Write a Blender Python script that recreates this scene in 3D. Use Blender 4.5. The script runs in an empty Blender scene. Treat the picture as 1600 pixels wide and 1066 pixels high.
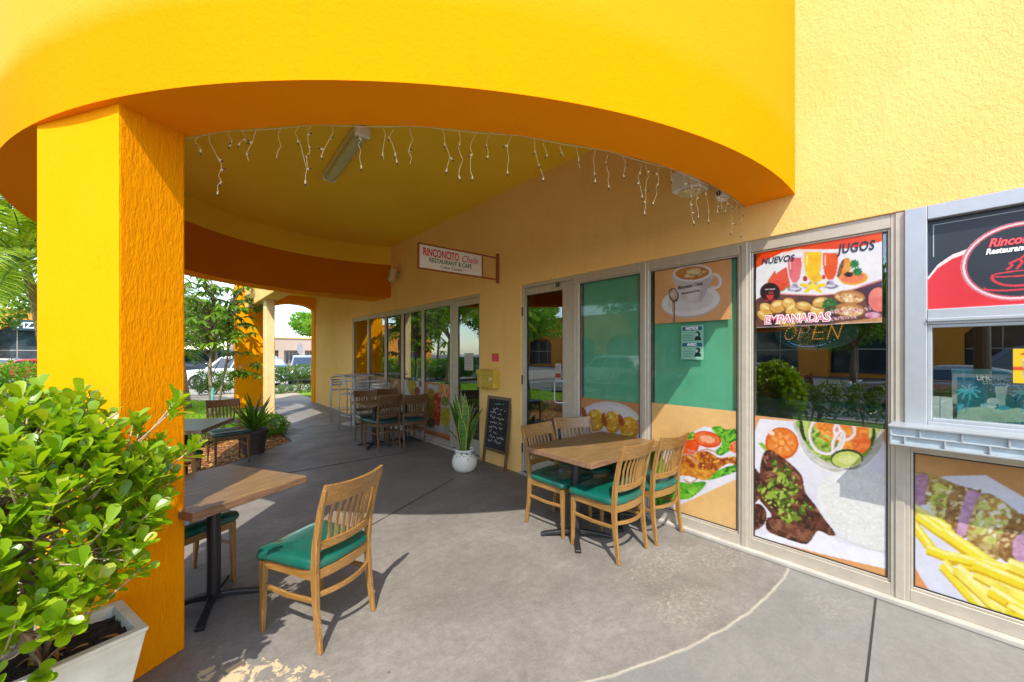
import bpy, bmesh, math, random
import numpy as np
from mathutils import Vector, Matrix, Euler
R = math.radians
rnd = random.Random(7)
nr = np.random.RandomState(11)
scene = bpy.context.scene
COL = scene.collection

def lin(r, g=None, b=None):
    if g is None: r, g, b = r
    f = lambda c: (c / 255.0 / 12.92) if c / 255.0 <= .04045 else ((c / 255.0 + .055) / 1.055) ** 2.4
    return (f(r), f(g), f(b))

# ------------------------------------------------------------------ materials
class N:
    def __init__(s, name):
        s.m = bpy.data.materials.new(name); s.m.use_nodes = True
        s.t = s.m.node_tree; s.t.nodes.clear()
        s.out = s.t.nodes.new('ShaderNodeOutputMaterial')
    def n(s, typ, ins=None, **kw):
        nd = s.t.nodes.new(typ)
        for k, v in kw.items(): setattr(nd, k, v)
        for k, v in (ins or {}).items():
            if isinstance(v, bpy.types.NodeSocket): s.t.links.new(v, nd.inputs[k])
            else: nd.inputs[k].default_value = v
        return nd
    def co(s): return s.n('ShaderNodeTexCoord').outputs['Object']
    def world(s): return s.n('ShaderNodeNewGeometry').outputs['Position']
    def map(s, v, scale): return s.n('ShaderNodeMapping', {'Vector': v, 'Scale': scale}).outputs[0]
    def noise(s, v, scale, detail=4, rough=.55, dist=0):
        return s.n('ShaderNodeTexNoise', {'Vector': v, 'Scale': scale, 'Detail': detail, 'Roughness': rough, 'Distortion': dist}).outputs[0]
    def ramp(s, v, *stops):
        r = s.n('ShaderNodeValToRGB', {'Fac': v}); e = r.color_ramp.elements
        while len(e) < len(stops): e.new(.5)
        for el, (p, c) in zip(e, stops):
            el.position = p
            el.color = (c, c, c, 1) if isinstance(c, (int, float)) else tuple(c) + (1,)
        return r.outputs[0]
    def mix(s, f, a, b, bt='MIX'):
        nd = s.n('ShaderNodeMix', data_type='RGBA', blend_type=bt)
        for i, v in ((0, f), (6, a), (7, b)):
            if isinstance(v, bpy.types.NodeSocket): s.t.links.new(v, nd.inputs[i])
            else: nd.inputs[i].default_value = v if i == 0 else tuple(v)[:3] + (1,)
        return nd.outputs[2]
    def math(s, op, a, b=0.0, c=0.0):
        nd = s.n('ShaderNodeMath', operation=op)
        for i, v in enumerate((a, b, c)):
            if isinstance(v, bpy.types.NodeSocket): s.t.links.new(v, nd.inputs[i])
            else: nd.inputs[i].default_value = v
        return nd.outputs[0]
    def bump(s, h, strength, dist=.01, nrm=None):
        i = {'Height': h, 'Strength': strength, 'Distance': dist}
        if nrm is not None: i['Normal'] = nrm
        return s.n('ShaderNodeBump', i).outputs[0]
    def bsdf(s, color, rough=.5, **kw):
        i = {'Roughness': rough}
        i['Base Color'] = color if isinstance(color, bpy.types.NodeSocket) else tuple(color)[:3] + (1,)
        for k, v in kw.items(): i[k.replace('_', ' ')] = v
        b = s.n('ShaderNodeBsdfPrincipled', i)
        s.t.links.new(b.outputs[0], s.out.inputs[0]); return b

def varied(name, c, rough=.6, amt=.15, scale=6, bs=0, bd=.002, bscale=80, spec=.5, metallic=0, coat=0, stretch=(1, 1, 1), dark=None, sss=0):
    """colour broken by two noises, with a fine bump"""
    k = N(name); co = k.map(k.co(), stretch)
    a = tuple(max(0, x * (1 - amt)) for x in c); b = tuple(min(1, x * (1 + amt)) for x in c)
    if dark: a = dark
    f = k.ramp(k.noise(co, scale, 6, .6), (.3, 0), (.7, 1))
    col = k.mix(f, a, b)
    rg = k.math('MULTIPLY_ADD', k.noise(co, scale * 3, 3), .25, rough - .12)
    kw = {}
    if bs: kw['Normal'] = k.bump(k.noise(co, bscale, 4, .6), bs, bd)
    b = k.bsdf(col, rg, Metallic=metallic, Specular_IOR_Level=spec, Coat_Weight=coat, Coat_Roughness=.08, **kw)
    return k.m

def cracks(k, co, scale, width=.0035):
    v = k.n('ShaderNodeTexVoronoi', {'Vector': k.n('ShaderNodeVectorMath', {0: co, 1: k.n('ShaderNodeTexNoise', {'Vector': co, 'Scale': 2.6, 'Detail': 6, 'Roughness': .7}).outputs[1]}, operation='ADD').outputs[0], 'Scale': scale}, feature='DISTANCE_TO_EDGE').outputs[0]
    line = k.ramp(v, (width * .3, 1), (width, 0)); msk = k.ramp(k.noise(co, 1.7, 4, .6), (.56, 0), (.66, 1))
    return k.math('MULTIPLY', line, msk)
def stucco(name, c, c2, scale=38, strength=.6, dist=.006, stretch=(1, 1, 1), stain=.10):
    k = N(name); co = k.world()
    n1 = k.noise(k.map(co, stretch), scale, 6, .62, .6)
    n2 = k.noise(k.map(co, stretch), scale * 3.3, 3, .6)
    v = k.n('ShaderNodeTexVoronoi', {'Vector': k.map(co, stretch), 'Scale': scale * .55}, feature='SMOOTH_F1').outputs[0]
    h = k.math('ADD', k.math('MULTIPLY', k.ramp(n1, (.38, 0), (.66, 1)), .7), k.math('MULTIPLY', n2, .55))
    h = k.math('ADD', h, k.math('MULTIPLY', v, .7))
    big = k.ramp(k.noise(co, 1.3, 5, .6, .3), (.35, 0), (.65, 1))
    col = k.mix(big, c, c2)
    st = k.ramp(k.noise(k.map(co, (3, 3, .5)), 2.2, 6, .65), (.52, 0), (.8, stain))
    col = k.mix(st, col, tuple(x * .45 for x in c))
    col = k.mix(k.math('MULTIPLY', cracks(k, co, .9), .55), col, tuple(x * .3 for x in c))
    k.bsdf(col, .85, Normal=k.bump(h, strength, dist), Specular_IOR_Level=.03)
    return k.m

GOLD = (.92, .252, .001); GOLD2 = (.91, .266, .001); PGOLD = (.92, .325, .001)
M = {}
def wood_mat(name, c, c2, axis, rough=.35, coat=.25, wear=None):
    k = N(name); co = k.co()
    sc = [22, 22, 22]; sc[axis] = 1.6
    n = k.noise(k.map(co, sc), 2.2, 7, .6, 1.0)
    f = k.ramp(n, (.34, 0), (.66, 1))
    col = k.mix(f, c, c2)
    sc2 = [90, 90, 90]; sc2[axis] = 3
    g = k.ramp(k.noise(k.map(co, sc2), 3, 3, .6), (.42, 0), (.60, .65))
    col = k.mix(g, col, tuple(x * .55 for x in c))
    if wear:
        w = k.ramp(k.noise(co, 9, 6, .7), (.62, 0), (.74, .6)); col = k.mix(w, col, wear)
    k.bsdf(col, rough, Coat_Weight=coat, Coat_Roughness=.25, Normal=k.bump(n, .12, .001))
    return k.m

def glass_mat(name, tint, base=.12, amp=1.0, ior=1.55):
    k = N(name)
    gm = k.n('ShaderNodeNewGeometry'); dt = k.n('ShaderNodeVectorMath', {0: gm.outputs['Normal'], 1: gm.outputs['Incoming']}, operation='DOT_PRODUCT').outputs['Value']
    fr = k.math('POWER', k.math('SUBTRACT', 1.0, k.math('ABSOLUTE', dt)), 4.0)   # Schlick, alike from both sides of the pane
    f = k.math('MINIMUM', k.math('MULTIPLY_ADD', fr, amp, base), 1.0)
    dirt = k.noise(k.co(), 7, 6, .7)
    g = k.n('ShaderNodeBsdfGlossy', {'Color': (.92, .97, .95, 1), 'Roughness': k.math('MULTIPLY', dirt, .012)})
    nz = k.bump(k.noise(k.co(), .9, 2), .05, .02)
    k.t.links.new(nz, g.inputs['Normal'])
    t = k.n('ShaderNodeBsdfTransparent', {'Color': tuple(tint) + (1,)})
    ms = k.n('ShaderNodeMixShader', {0: f}); k.t.links.new(t.outputs[0], ms.inputs[1]); k.t.links.new(g.outputs[0], ms.inputs[2])
    k.t.links.new(ms.outputs[0], k.out.inputs[0]); return k.m

def leaf_mat(name, c1, c2, c3=None, rough=.35, trans=.35, spec=.5):
    k = N(name)
    rndf = k.n('ShaderNodeAttribute', attribute_name='lv').outputs['Fac']
    stops = [(0.0, c1), (.6, c2)] + ([(1.0, c3)] if c3 else [])
    col = k.ramp(rndf, *stops)
    vein = k.noise(k.co(), 60, 2)
    col = k.mix(k.math('MULTIPLY', vein, .25), col, tuple(x * .6 for x in c1))
    b = k.bsdf(col, rough, Specular_IOR_Level=spec)
    tr = k.n('ShaderNodeBsdfTranslucent')
    k.t.links.new(k.mix(.5, col, (c2[0] * 2.0, c2[1] * 1.9, c2[2] * .6)), tr.inputs[0])
    ms = k.n('ShaderNodeMixShader', {0: trans}); k.t.links.new(b.outputs[0], ms.inputs[1]); k.t.links.new(tr.outputs[0], ms.inputs[2])
    k.t.links.new(ms.outputs[0], k.out.inputs[0]); return k.m

def print_mat(name, rough=.3):
    k = N(name); a = k.n('ShaderNodeVertexColor', layer_name='Col').outputs[0]
    k.bsdf(a, rough, Specular_IOR_Level=.4, Normal=k.bump(k.noise(k.co(), 3, 3), .08, .01)); return k.m

M['fascia'] = stucco('golden_stucco', GOLD, GOLD2, 30, .35, .004, stain=.04)
def fascia_paint():
    k = N('golden_stucco_glare_top'); co = k.world()
    n1 = k.noise(co, 34, 6, .62, .6); big = k.noise(co, 1.1, 5, .6, .4)
    z = k.n('ShaderNodeSeparateXYZ', {0: co})
    h = k.math('ADD', k.ramp(n1, (.42, 0), (.62, 1)), k.math('MULTIPLY', k.noise(co, 110, 3), .3))
    line = k.math('ADD', z.outputs[2], k.math('MULTIPLY', big, .10))
    # pale sun glare painted into the colour above the band, stronger towards the street
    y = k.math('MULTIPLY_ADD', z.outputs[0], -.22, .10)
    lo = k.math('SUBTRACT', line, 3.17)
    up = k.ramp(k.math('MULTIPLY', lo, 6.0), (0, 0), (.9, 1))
    worn = k.ramp(y, (.0, .10), (.26, .62))  # weight of the painted glare across the fascia
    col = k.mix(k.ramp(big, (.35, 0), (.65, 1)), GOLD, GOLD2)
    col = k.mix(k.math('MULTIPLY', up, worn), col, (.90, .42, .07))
    sp = k.ramp(k.noise(co, 15, 8, .75), (.66, 0), (.72, .5))
    col = k.mix(k.math('MULTIPLY', sp, up), col, (.5, .3, .05))
    col = k.mix(k.math('MULTIPLY', cracks(k, co, .7), .6), col, (.35, .10, .01))
    dr = k.ramp(k.noise(k.map(co, (4, 4, .35)), 2.6, 6, .7), (.58, 0), (.8, .22)); col = k.mix(dr, col, (.62, .16, .01))
    k.bsdf(col, .85, Normal=k.bump(h, .28, .003), Specular_IOR_Level=.02); return k.m
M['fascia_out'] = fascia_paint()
M['pier'] = stucco('golden_pier_stucco', PGOLD, (.9, .34, .004), 55, .3, .003, (1, 1, .6), .05)
M['pier_rough_shaded'] = stucco('golden_pier_stucco_rough_shaded', (.74, .265, .001), (.71, .245, .001), 80, .9, .0045, (1, 1, .24), .05)  # rough face of the same golden paint, its shade mixed into a darker tone
M['soffit'] = stucco('shaded_gold_soffit_paint', (.82, .26, .003), (.80, .25, .004), 60, .25, .003, stain=.06)  # golden ring paint with the shade of the underside mixed in
M['band'] = stucco('shaded_gold_band_paint', (.60, .17, .008), (.56, .16, .01), 60, .2, .003, stain=.06)  # golden ring paint again, deeper shade put into the colour
M['cream'] = stucco('pale_yellow_stucco', (.82, .53, .195), (.78, .49, .160), 48, .55, .004, (1, 1, .7), .16)
M['ceil'] = stucco('yellow_ceiling_paint', (.84, .55, .04), (.80, .51, .035), 50, .15, .002, stain=.05)
M['tan'] = stucco('tan_stucco', (.78, .60, .32), (.66, .46, .2), 30, .5, .006, stain=.2)
M['alu'] = varied('aluminium_frame', (.47, .42, .34), .42, .08, 12, .05, metallic=.35)
M['alu2'] = varied('bright_aluminium', (.40, .43, .45), .36, .05, 12, .05, metallic=.45)
M['alu_dark'] = varied('dark_gasket', (.03, .028, .025), .6)  # plain dark tone for gaskets and other small dark parts
M['black'] = varied('black_metal', (.014, .014, .016), .42, .2, 20, .1, .001, 60)
M['rust'] = varied('rusty_bracket', (.30, .08, .02), .6, .3, 30, .3)
M['white'] = varied('white_plastic', (.72, .70, .66), .4, .06, 8)
M['yellowed'] = varied('yellowed_plastic', (.62, .52, .26), .45, .12, 8)
M['lens'] = varied('ribbed_lens', (.45, .42, .22), .3, .15, 30, .3)
M['ivory'] = varied('ivory_wire', (.62, .56, .34), .5, .1)
M['woodx'] = wood_mat('honey_wood_x', (.235, .115, .026), (.36, .19, .052), 0)
M['woody'] = wood_mat('honey_wood_y', (.235, .115, .026), (.36, .19, .052), 1)
M['woodz'] = wood_mat('honey_wood_z', (.235, .115, .026), (.36, .19, .052), 2)
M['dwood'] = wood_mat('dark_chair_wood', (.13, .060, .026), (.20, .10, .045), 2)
M['top'] = wood_mat('brown_table_top', (.14, .078, .026), (.28, .165, .060), 0, .45, .15)
M['topedge'] = wood_mat('worn_table_edge', (.17, .085, .04), (.30, .17, .10), 0, .45, .15, (.55, .40, .28))
M['greytop'] = wood_mat('grey_brown_table_top', (.15, .10, .075), (.24, .17, .12), 0, .3, .4)
M['vinyl'] = varied('green_vinyl', (.002, .085, .060), .30, .25, 5, .08, .002, 30, coat=.3)
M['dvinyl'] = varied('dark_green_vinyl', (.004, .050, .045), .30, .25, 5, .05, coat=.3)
M['steel'] = varied('brushed_steel', (.52, .50, .46), .35, .1, 30, .1, metallic=.7)
M['glass'] = glass_mat('tinted_glass', (.50, .56, .53), .17, .8); M['glassm'] = glass_mat('lightly_tinted_glass', (.80, .84, .82), .13, .8)
M['glassc'] = glass_mat('clear_glass', (.95, .97, .96), .025, .45)
M['film'] = varied('green_window_film', (.09, .35, .215), .22, .12, 3, coat=.4)
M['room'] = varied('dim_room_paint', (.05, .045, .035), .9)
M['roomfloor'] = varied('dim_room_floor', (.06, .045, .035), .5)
M['print'] = print_mat('printed_vinyl'); M['printm'] = print_mat('printed_board', .5)
for n_, c_ in dict(red=(.60, .02, .02), ink=(.02, .02, .02), green_ink=(.02, .10, .04), whiteink=(.85, .85, .85), pink=(.75, .12, .20), navy=(.01, .02, .05), blue=(.02, .22, .42), chalk=(.55, .58, .55), chalkg=(.12, .5, .25), led=(.85, .35, .05)).items():
    M[n_] = varied(n_ + '_lettering', c_, .55, .08)
M['board'] = varied('chalkboard_slate', (.018, .017, .018), .8, .5, 6)
M['stand'] = wood_mat('dark_frame_wood', (.11, .060, .025), (.19, .11, .05), 2)
M['yellowbox'] = varied('old_yellow_box_paint', (.50, .34, .03), .5, .2, 15, .2)
M['car_white'] = varied('white_car_paint', (.75, .77, .80), .25, .02, coat=1.0)
M['car_grey'] = varied('grey_car_paint', (.16, .19, .24), .25, .03, coat=1.0, metallic=.4)
M['car_dark'] = varied('dark_car_paint', (.02, .025, .035), .2, .05, coat=1.0)
M['car_silver'] = varied('silver_car_paint', (.40, .42, .46), .25, .03, coat=1.0, metallic=.5)
M['car_red'] = varied('red_car_paint', (.5, .03, .03), .25, .03, coat=1.0)
M['tyre'] = varied('tyre_rubber', (.02, .02, .02), .8)
M['rim'] = varied('alloy_rim', (.5, .5, .52), .3, metallic=.8)
M['carglass'] = varied('car_window', (.02, .03, .045), .06, .1, spec=1.0, coat=1)
M['lamp_red'] = varied('tail_lamp', (.65, .08, .03), .2, coat=1)
M['lamp_clear'] = varied('head_lamp', (.7, .72, .75), .1, coat=1)
M['bark'] = varied('grey_bark', (.22, .17, .12), .85, .3, 14, .6, .006, 40)
M['palmbark'] = varied('palm_bark', (.26, .20, .11), .85, .3, 10, .5, .006, 30, stretch=(1, 1, 5))
M['twig'] = varied('shrub_stem', (.36, .27, .17), .8, .25, 30, .3)
M['soil'] = varied('dark_potting_soil', (.035, .024, .017), .95, .5, 30, 1, .02, 60)
M['planter'] = varied('weathered_white_planter', (.66, .64, .56), .75, .1, 6, .35, .003, 50, dark=(.50, .47, .38))
M['darkpot'] = varied('dark_brown_pot', (.05, .035, .03), .6)
M['bush'] = leaf_mat('thick_leaf', (.10, .25, .005), (.28, .43, .010), (.58, .56, .03), .32, .42)
M['deadleaf'] = leaf_mat('dry_leaf', (.35, .18, .04), (.55, .30, .06), (.6, .42, .1), .6, .2)
M['palmleaf'] = leaf_mat('palm_leaflet', (.10, .20, .012), (.24, .36, .02), (.42, .48, .04), .4, .4)
M['treeleaf'] = leaf_mat('tree_leaf', (.05, .13, .010), (.13, .25, .015), (.24, .38, .03), .4, .4)
M['brightleaf'] = leaf_mat('bright_tree_leaf', (.08, .20, .012), (.18, .38, .02), (.32, .50, .04), .4, .45)
M['hedge'] = leaf_mat('hedge_leaf', (.04, .10, .010), (.10, .21, .015), (.24, .36, .03), .4, .35)
M['grassblade'] = leaf_mat('grass_blade', (.14, .30, .008), (.26, .44, .012), (.38, .48, .03), .5, .4)
M['orangewall'] = stucco('orange_shop_wall', (.78, .30, .05), (.74, .27, .04), 12, .3)
M['pinkwall'] = stucco('pale_shop_fascia', (.46, .34, .27), (.44, .33, .26), 12, .3)
M['shopglass'] = varied('dark_shop_window', (.03, .05, .06), .1, .4, 1, spec=.8)
M['roofm'] = varied('flat_roof', (.35, .33, .30), .8)
M['signgrey'] = varied('grey_sign_back', (.30, .30, .33), .5, metallic=.4)
M['ceramic'] = varied('cracked_white_glaze', (.70, .67, .58), .35, .06, 5, coat=.3)
M['tealpaper'] = varied('teal_paper', (.10, .42, .42), .5)
M['paper'] = varied('white_paper', (.75, .75, .72), .6, .05)
M['foodpink'] = M['paper']

def snake_leaf():
    k = N('sansevieria_leaf'); a = k.n('ShaderNodeAttribute', attribute_name='lv').outputs['Fac']
    band = k.noise(k.map(k.co(), (3, 3, 26)), 1.6, 4, .6, .5)
    g = k.mix(k.ramp(band, (.4, 0), (.6, 1)), (.030, .11, .018), (.10, .22, .04))
    col = k.mix(k.ramp(a, (.72, 0), (.78, 1)), g, (.52, .48, .06))
    k.bsdf(col, .4); return k.m
M['ledgeplate'] = varied('blue_grey_metal_plates', (.42, .50, .54), .35, .15, 14, .1, metallic=.3)
M['snake'] = snake_leaf()

def floor_mat():
    k = N('painted_patio_concrete'); p = k.world()
    n1 = k.ramp(k.noise(p, 1.6, 9, .68, .6), (.34, 0), (.66, 1))
    base = k.mix(n1, (.165, .150, .130), (.255, .236, .208))
    n2 = k.ramp(k.noise(k.map(p, (1, 2.2, 1)), 3.0, 8, .7, 1.2), (.48, 0), (.72, .5))
    base = k.mix(n2, base, (.125, .108, .094))
    sm = k.ramp(k.noise(p, .55, 5, .6), (.45, 0), (.7, .55))
    base = k.mix(sm, base, (.25, .238, .22))
    md = k.ramp(k.noise(p, 16, 10, .78, .3), (.40, 0), (.60, 1)); base = k.mix(k.math('MULTIPLY', md, .50), base, (.125, .110, .094))
    scr = k.ramp(k.noise(k.map(p, (5, 70, 1)), 1.4, 5, .7, 1.5), (.60, 0), (.68, .35)); base = k.mix(scr, base, (.33, .31, .28))
    md2 = k.ramp(k.noise(p, 55, 6, .75), (.5, 0), (.66, .30)); base = k.mix(md2, base, (.34, .31, .27))
    grain = k.noise(p, 220, 2, .5); base = k.mix(k.ramp(grain, (.3, .25), (.7, 0)), base, (.05, .045, .04))
    spk = k.ramp(k.noise(p, 42, 3, .6), (.70, 0), (.73, .6)); base = k.mix(spk, base, (.30, .27, .22))
    bare = k.ramp(k.noise(p, 26, 8, .75, .3), (.50, 0), (.55, 1))
    def blob(x, y, rx, ry, a=0):
        m = k.n('ShaderNodeMapping', {'Vector': p, 'Location': (x, y, 0), 'Rotation': (0, 0, R(a)), 'Scale': (rx, ry, 1)}, vector_type='TEXTURE')
        xy = k.n('ShaderNodeSeparateXYZ', {0: m.outputs[0]})
        d = k.math('SQRT', k.math('ADD', k.math('POWER', xy.outputs[0], 2.0), k.math('POWER', xy.outputs[1], 2.0)))
        return k.ramp(d, (.35, 1), (1, 0))
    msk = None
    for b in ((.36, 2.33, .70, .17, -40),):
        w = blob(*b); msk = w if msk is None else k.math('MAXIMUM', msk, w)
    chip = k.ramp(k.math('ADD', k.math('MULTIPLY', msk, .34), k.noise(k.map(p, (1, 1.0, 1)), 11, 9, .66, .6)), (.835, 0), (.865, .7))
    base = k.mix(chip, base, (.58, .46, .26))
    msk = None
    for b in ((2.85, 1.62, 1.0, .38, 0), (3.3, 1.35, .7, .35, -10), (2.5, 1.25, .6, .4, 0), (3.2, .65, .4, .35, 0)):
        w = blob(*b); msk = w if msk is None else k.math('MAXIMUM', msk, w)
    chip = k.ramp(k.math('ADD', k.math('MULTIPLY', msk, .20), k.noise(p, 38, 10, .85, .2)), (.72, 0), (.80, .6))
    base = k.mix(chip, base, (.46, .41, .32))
    # worn arc and the lighter edge of the sidewalk beyond it
    m = k.n('ShaderNodeMapping', {'Vector': p, 'Location': (-3.1, -4.9, 0)})
    xy = k.n('ShaderNodeSeparateXYZ', {0: m.outputs[0]})
    d = k.math('SQRT', k.math('ADD', k.math('POWER', xy.outputs[0], 2.0), k.math('POWER', xy.outputs[1], 2.0)))
    wob = k.math('MULTIPLY_ADD', k.noise(p, 5, 6, .7), .05, -.025)
    e = k.math('ABSOLUTE', k.math('SUBTRACT', k.math('ADD', d, wob), 3.955))
    base = k.mix(k.ramp(e, (.004, .9), (.013, 0)), base, (.38, .34, .27))
    near = k.math('GREATER_THAN', d, 3.955)
    yy = k.n('ShaderNodeSeparateXYZ', {0: p}).outputs[1]
    near = k.math('MULTIPLY', near, k.math('LESS_THAN', yy, 3.0))
    base = k.mix(k.math('MULTIPLY', near, .35), base, (.19, .20, .19))
    base = k.mix(k.math('MULTIPLY', cracks(k, p, .55, .0022), .75), base, (.05, .045, .04))
    gum = k.n('ShaderNodeTexVoronoi', {'Vector': p, 'Scale': 3.2}).outputs[0]; base = k.mix(k.ramp(gum, (.025, .75), (.04, 0)), base, (.06, .055, .05))
    rg = k.ramp(k.noise(p, 2.5, 6, .6), (.3, .42), (.7, .75))
    h = k.math('ADD', k.math('MULTIPLY', grain, .3), k.math('MULTIPLY', bare, .2))
    k.bsdf(base, rg, Normal=k.bump(h, .25, .003), Specular_IOR_Level=.45); return k.m
M['floor'] = floor_mat()
M['walk'] = varied('tan_sidewalk', (.36, .30, .22), .8, .15, 3, .3, .003, 90)
def ground_mat(name, a, b, c, sc, bs=.6, bd=.02, bscale=40):
    k = N(name); p = k.world()
    col = k.mix(k.ramp(k.noise(p, sc, 8, .7), (.35, 0), (.65, 1)), a, b)
    col = k.mix(k.ramp(k.noise(p, sc * 6, 4, .7), (.5, 0), (.62, .8)), col, c)
    k.bsdf(col, .9, Normal=k.bump(k.noise(p, bscale, 5, .7), bs, bd)); return k.m
M['asphalt'] = ground_mat('asphalt', (.12, .118, .115), (.16, .155, .148), (.08, .08, .08), .8, .3, .004, 120)
M['concrete'] = ground_mat('pale_concrete_road', (.26, .24, .21), (.31, .28, .25), (.2, .18, .16), 1.2, .2, .004, 90)
M['lawn'] = ground_mat('lawn', (.17, .33, .010), (.24, .42, .015), (.09, .20, .01), 1.5, 1, .05, 60)
M['mulch'] = ground_mat('red_bark_mulch', (.20, .055, .02), (.30, .10, .035), (.05, .018, .01), 9, 1, .03, 45)
M['kerb'] = varied('kerb_concrete', (.38, .35, .30), .8, .15, 5, .3)
M['dirtline'] = varied('floor_crack', (.03, .027, .022), .9)
M['paintline'] = varied('white_road_paint', (.7, .7, .68), .7, .1)

# ------------------------------------------------------------------ mesh helpers
class MB:
    def __init__(s): s.v = []; s.f = []; s.mi = []; s.lv = []
    def add(s, vs, fs, mi=0, lv=None):
        o = len(s.v); s.v += [tuple(v) for v in vs]; s.f += [tuple(i + o for i in f) for f in fs]
        s.mi += [mi] * len(fs); s.lv += (lv if lv is not None else [0.0] * len(vs)); return s
    def box(s, a, b, mi=0):
        x0, x1 = sorted((a[0], b[0])); y0, y1 = sorted((a[1], b[1])); z0, z1 = sorted((a[2], b[2]))
        return s.add([(x0, y0, z0), (x1, y0, z0), (x1, y1, z0), (x0, y1, z0), (x0, y0, z1), (x1, y0, z1), (x1, y1, z1), (x0, y1, z1)],
                     [(0, 3, 2, 1), (4, 5, 6, 7), (0, 1, 5, 4), (1, 2, 6, 5), (2, 3, 7, 6), (3, 0, 4, 7)], mi)
    def obox(s, c, sz, rz=0, rx=0, ry=0, mi=0):
        m = Matrix.Translation(c) @ Euler((rx, ry, rz)).to_matrix().to_4x4()
        t = MB().box((-sz[0] / 2, -sz[1] / 2, -sz[2] / 2), (sz[0] / 2, sz[1] / 2, sz[2] / 2))
        return s.add([m @ Vector(v) for v in t.v], t.f, mi)
    def prism(s, pts, z0, z1, mi=0):
        n = len(pts); vs = [(p[0], p[1], z0) for p in pts] + [(p[0], p[1], z1) for p in pts]
        return s.add(vs, [tuple(range(n))[::-1], tuple(range(n, 2 * n))] + [(i, (i + 1) % n, (i + 1) % n + n, i + n) for i in range(n)], mi)
    def tube(s, pts, rad, n=10, mi=0, caps=True, flat=1.0):
        pts = [Vector(p) for p in pts]; rs = rad if isinstance(rad, (list, tuple)) else [rad] * len(pts)
        vs = []; fs = []; up = Vector((0, 0, 1)); prev = None
        for i, p in enumerate(pts):
            t = (pts[min(i + 1, len(pts) - 1)] - pts[max(i - 1, 0)]).normalized()
            if prev is None:
                a = up if abs(t.z) < .95 else Vector((0, 1, 0)); u = t.cross(a).normalized()
            else:
                u = (prev - t * prev.dot(t)).normalized()
            prev = u; w = t.cross(u)
            for k in range(n):
                th = 2 * math.pi * k / n; vs.append(p + (u * math.cos(th) + w * math.sin(th) * flat) * rs[i])
        for i in range(len(pts) - 1):
            for k in range(n):
                a = i * n + k; b = i * n + (k + 1) % n; fs.append((a, b, b + n, a + n))
        if caps: fs += [tuple(range(n))[::-1], tuple(range((len(pts) - 1) * n, len(pts) * n))]
        return s.add(vs, fs, mi)
    def bar(s, pts, w, h, up=(0, 0, 1), mi=0):
        """rectangular section swept along pts; w across, h along 'up' (numbers or lists)"""
        pts = [Vector(p) for p in pts]; W = w if isinstance(w, (list, tuple)) else [w] * len(pts); H = h if isinstance(h, (list, tuple)) else [h] * len(pts)
        vs = []; fs = []
        for i, p in enumerate(pts):
            t = (pts[min(i + 1, len(pts) - 1)] - pts[max(i - 1, 0)]).normalized()
            u = Vector(up); side = t.cross(u).normalized(); u2 = side.cross(t).normalized()
            for a, b in ((-1, -1), (1, -1), (1, 1), (-1, 1)): vs.append(p + side * a * W[i] / 2 + u2 * b * H[i] / 2)
        for i in range(len(pts) - 1):
            for k in range(4):
                a = i * 4 + k; b = i * 4 + (k + 1) % 4; fs.append((a, a + 4, b + 4, b))
        e = (len(pts) - 1) * 4; fs += [(0, 1, 2, 3), (e + 3, e + 2, e + 1, e)]
        return s.add(vs, fs, mi)
    def lathe(s, prof, n=24, c=(0, 0, 0), axis='z', mi=0):
        vs = []; fs = []
        for r_, z in prof:
            for k in range(n):
                th = 2 * math.pi * k / n; a, b = r_ * math.cos(th), r_ * math.sin(th)
                v = {'z': (a, b, z), 'y': (a, z, b), 'x': (z, a, b)}[axis]
                vs.append((v[0] + c[0], v[1] + c[1], v[2] + c[2]))
        for i in range(len(prof) - 1):
            for k in range(n):
                a = i * n + k; b = i * n + (k + 1) % n; fs.append((a, b, b + n, a + n))
        fs += [tuple(range(n))[::-1], tuple(range((len(prof) - 1) * n, len(prof) * n))]
        return s.add(vs, fs, mi)
    def ring(s, x0, x1, y0, y1, z0, z1, wl, wr, wb, wt, mi=0):
        """rectangular frame in the facade plane (thickness along x); l = low y, r = high y"""
        s.box((x0, y0, z0), (x1, y0 + wl, z1), mi); s.box((x0, y1 - wr, z0), (x1, y1, z1), mi)
        s.box((x0, y0 + wl, z0), (x1, y1 - wr, z0 + wb), mi); s.box((x0, y0 + wl, z1 - wt), (x1, y1 - wr, z1), mi); return s
    def build(s, name, mats, parent=None, smooth=False, bevel=0, seg=2, sub=0, lv=False):
        me = bpy.data.meshes.new(name); me.from_pydata(s.v, [], s.f)
        if not isinstance(mats, (list, tuple)): mats = [mats]
        for m in mats: me.materials.append(M[m] if isinstance(m, str) else m)
        if len(mats) > 1: me.polygons.foreach_set('material_index', s.mi)
        if lv:
            at = me.attributes.new('lv', 'FLOAT', 'POINT'); at.data.foreach_set('value', s.lv)
        bm = bmesh.new(); bm.from_mesh(me); bmesh.ops.recalc_face_normals(bm, faces=bm.faces) if not lv else None; bm.to_mesh(me); bm.free()
        if smooth: me.polygons.foreach_set('use_smooth', [True] * len(me.polygons))
        me.update()
        o = bpy.data.objects.new(name, me); COL.objects.link(o)
        if parent: o.parent = parent
        if bevel:
            b = o.modifiers.new('b', 'BEVEL'); b.width = bevel; b.segments = seg; b.limit_method = 'ANGLE'; b.angle_limit = R(35); b.harden_normals = False
        if sub:
            u = o.modifiers.new('s', 'SUBSURF'); u.levels = sub; u.render_levels = sub
        return o

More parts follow.
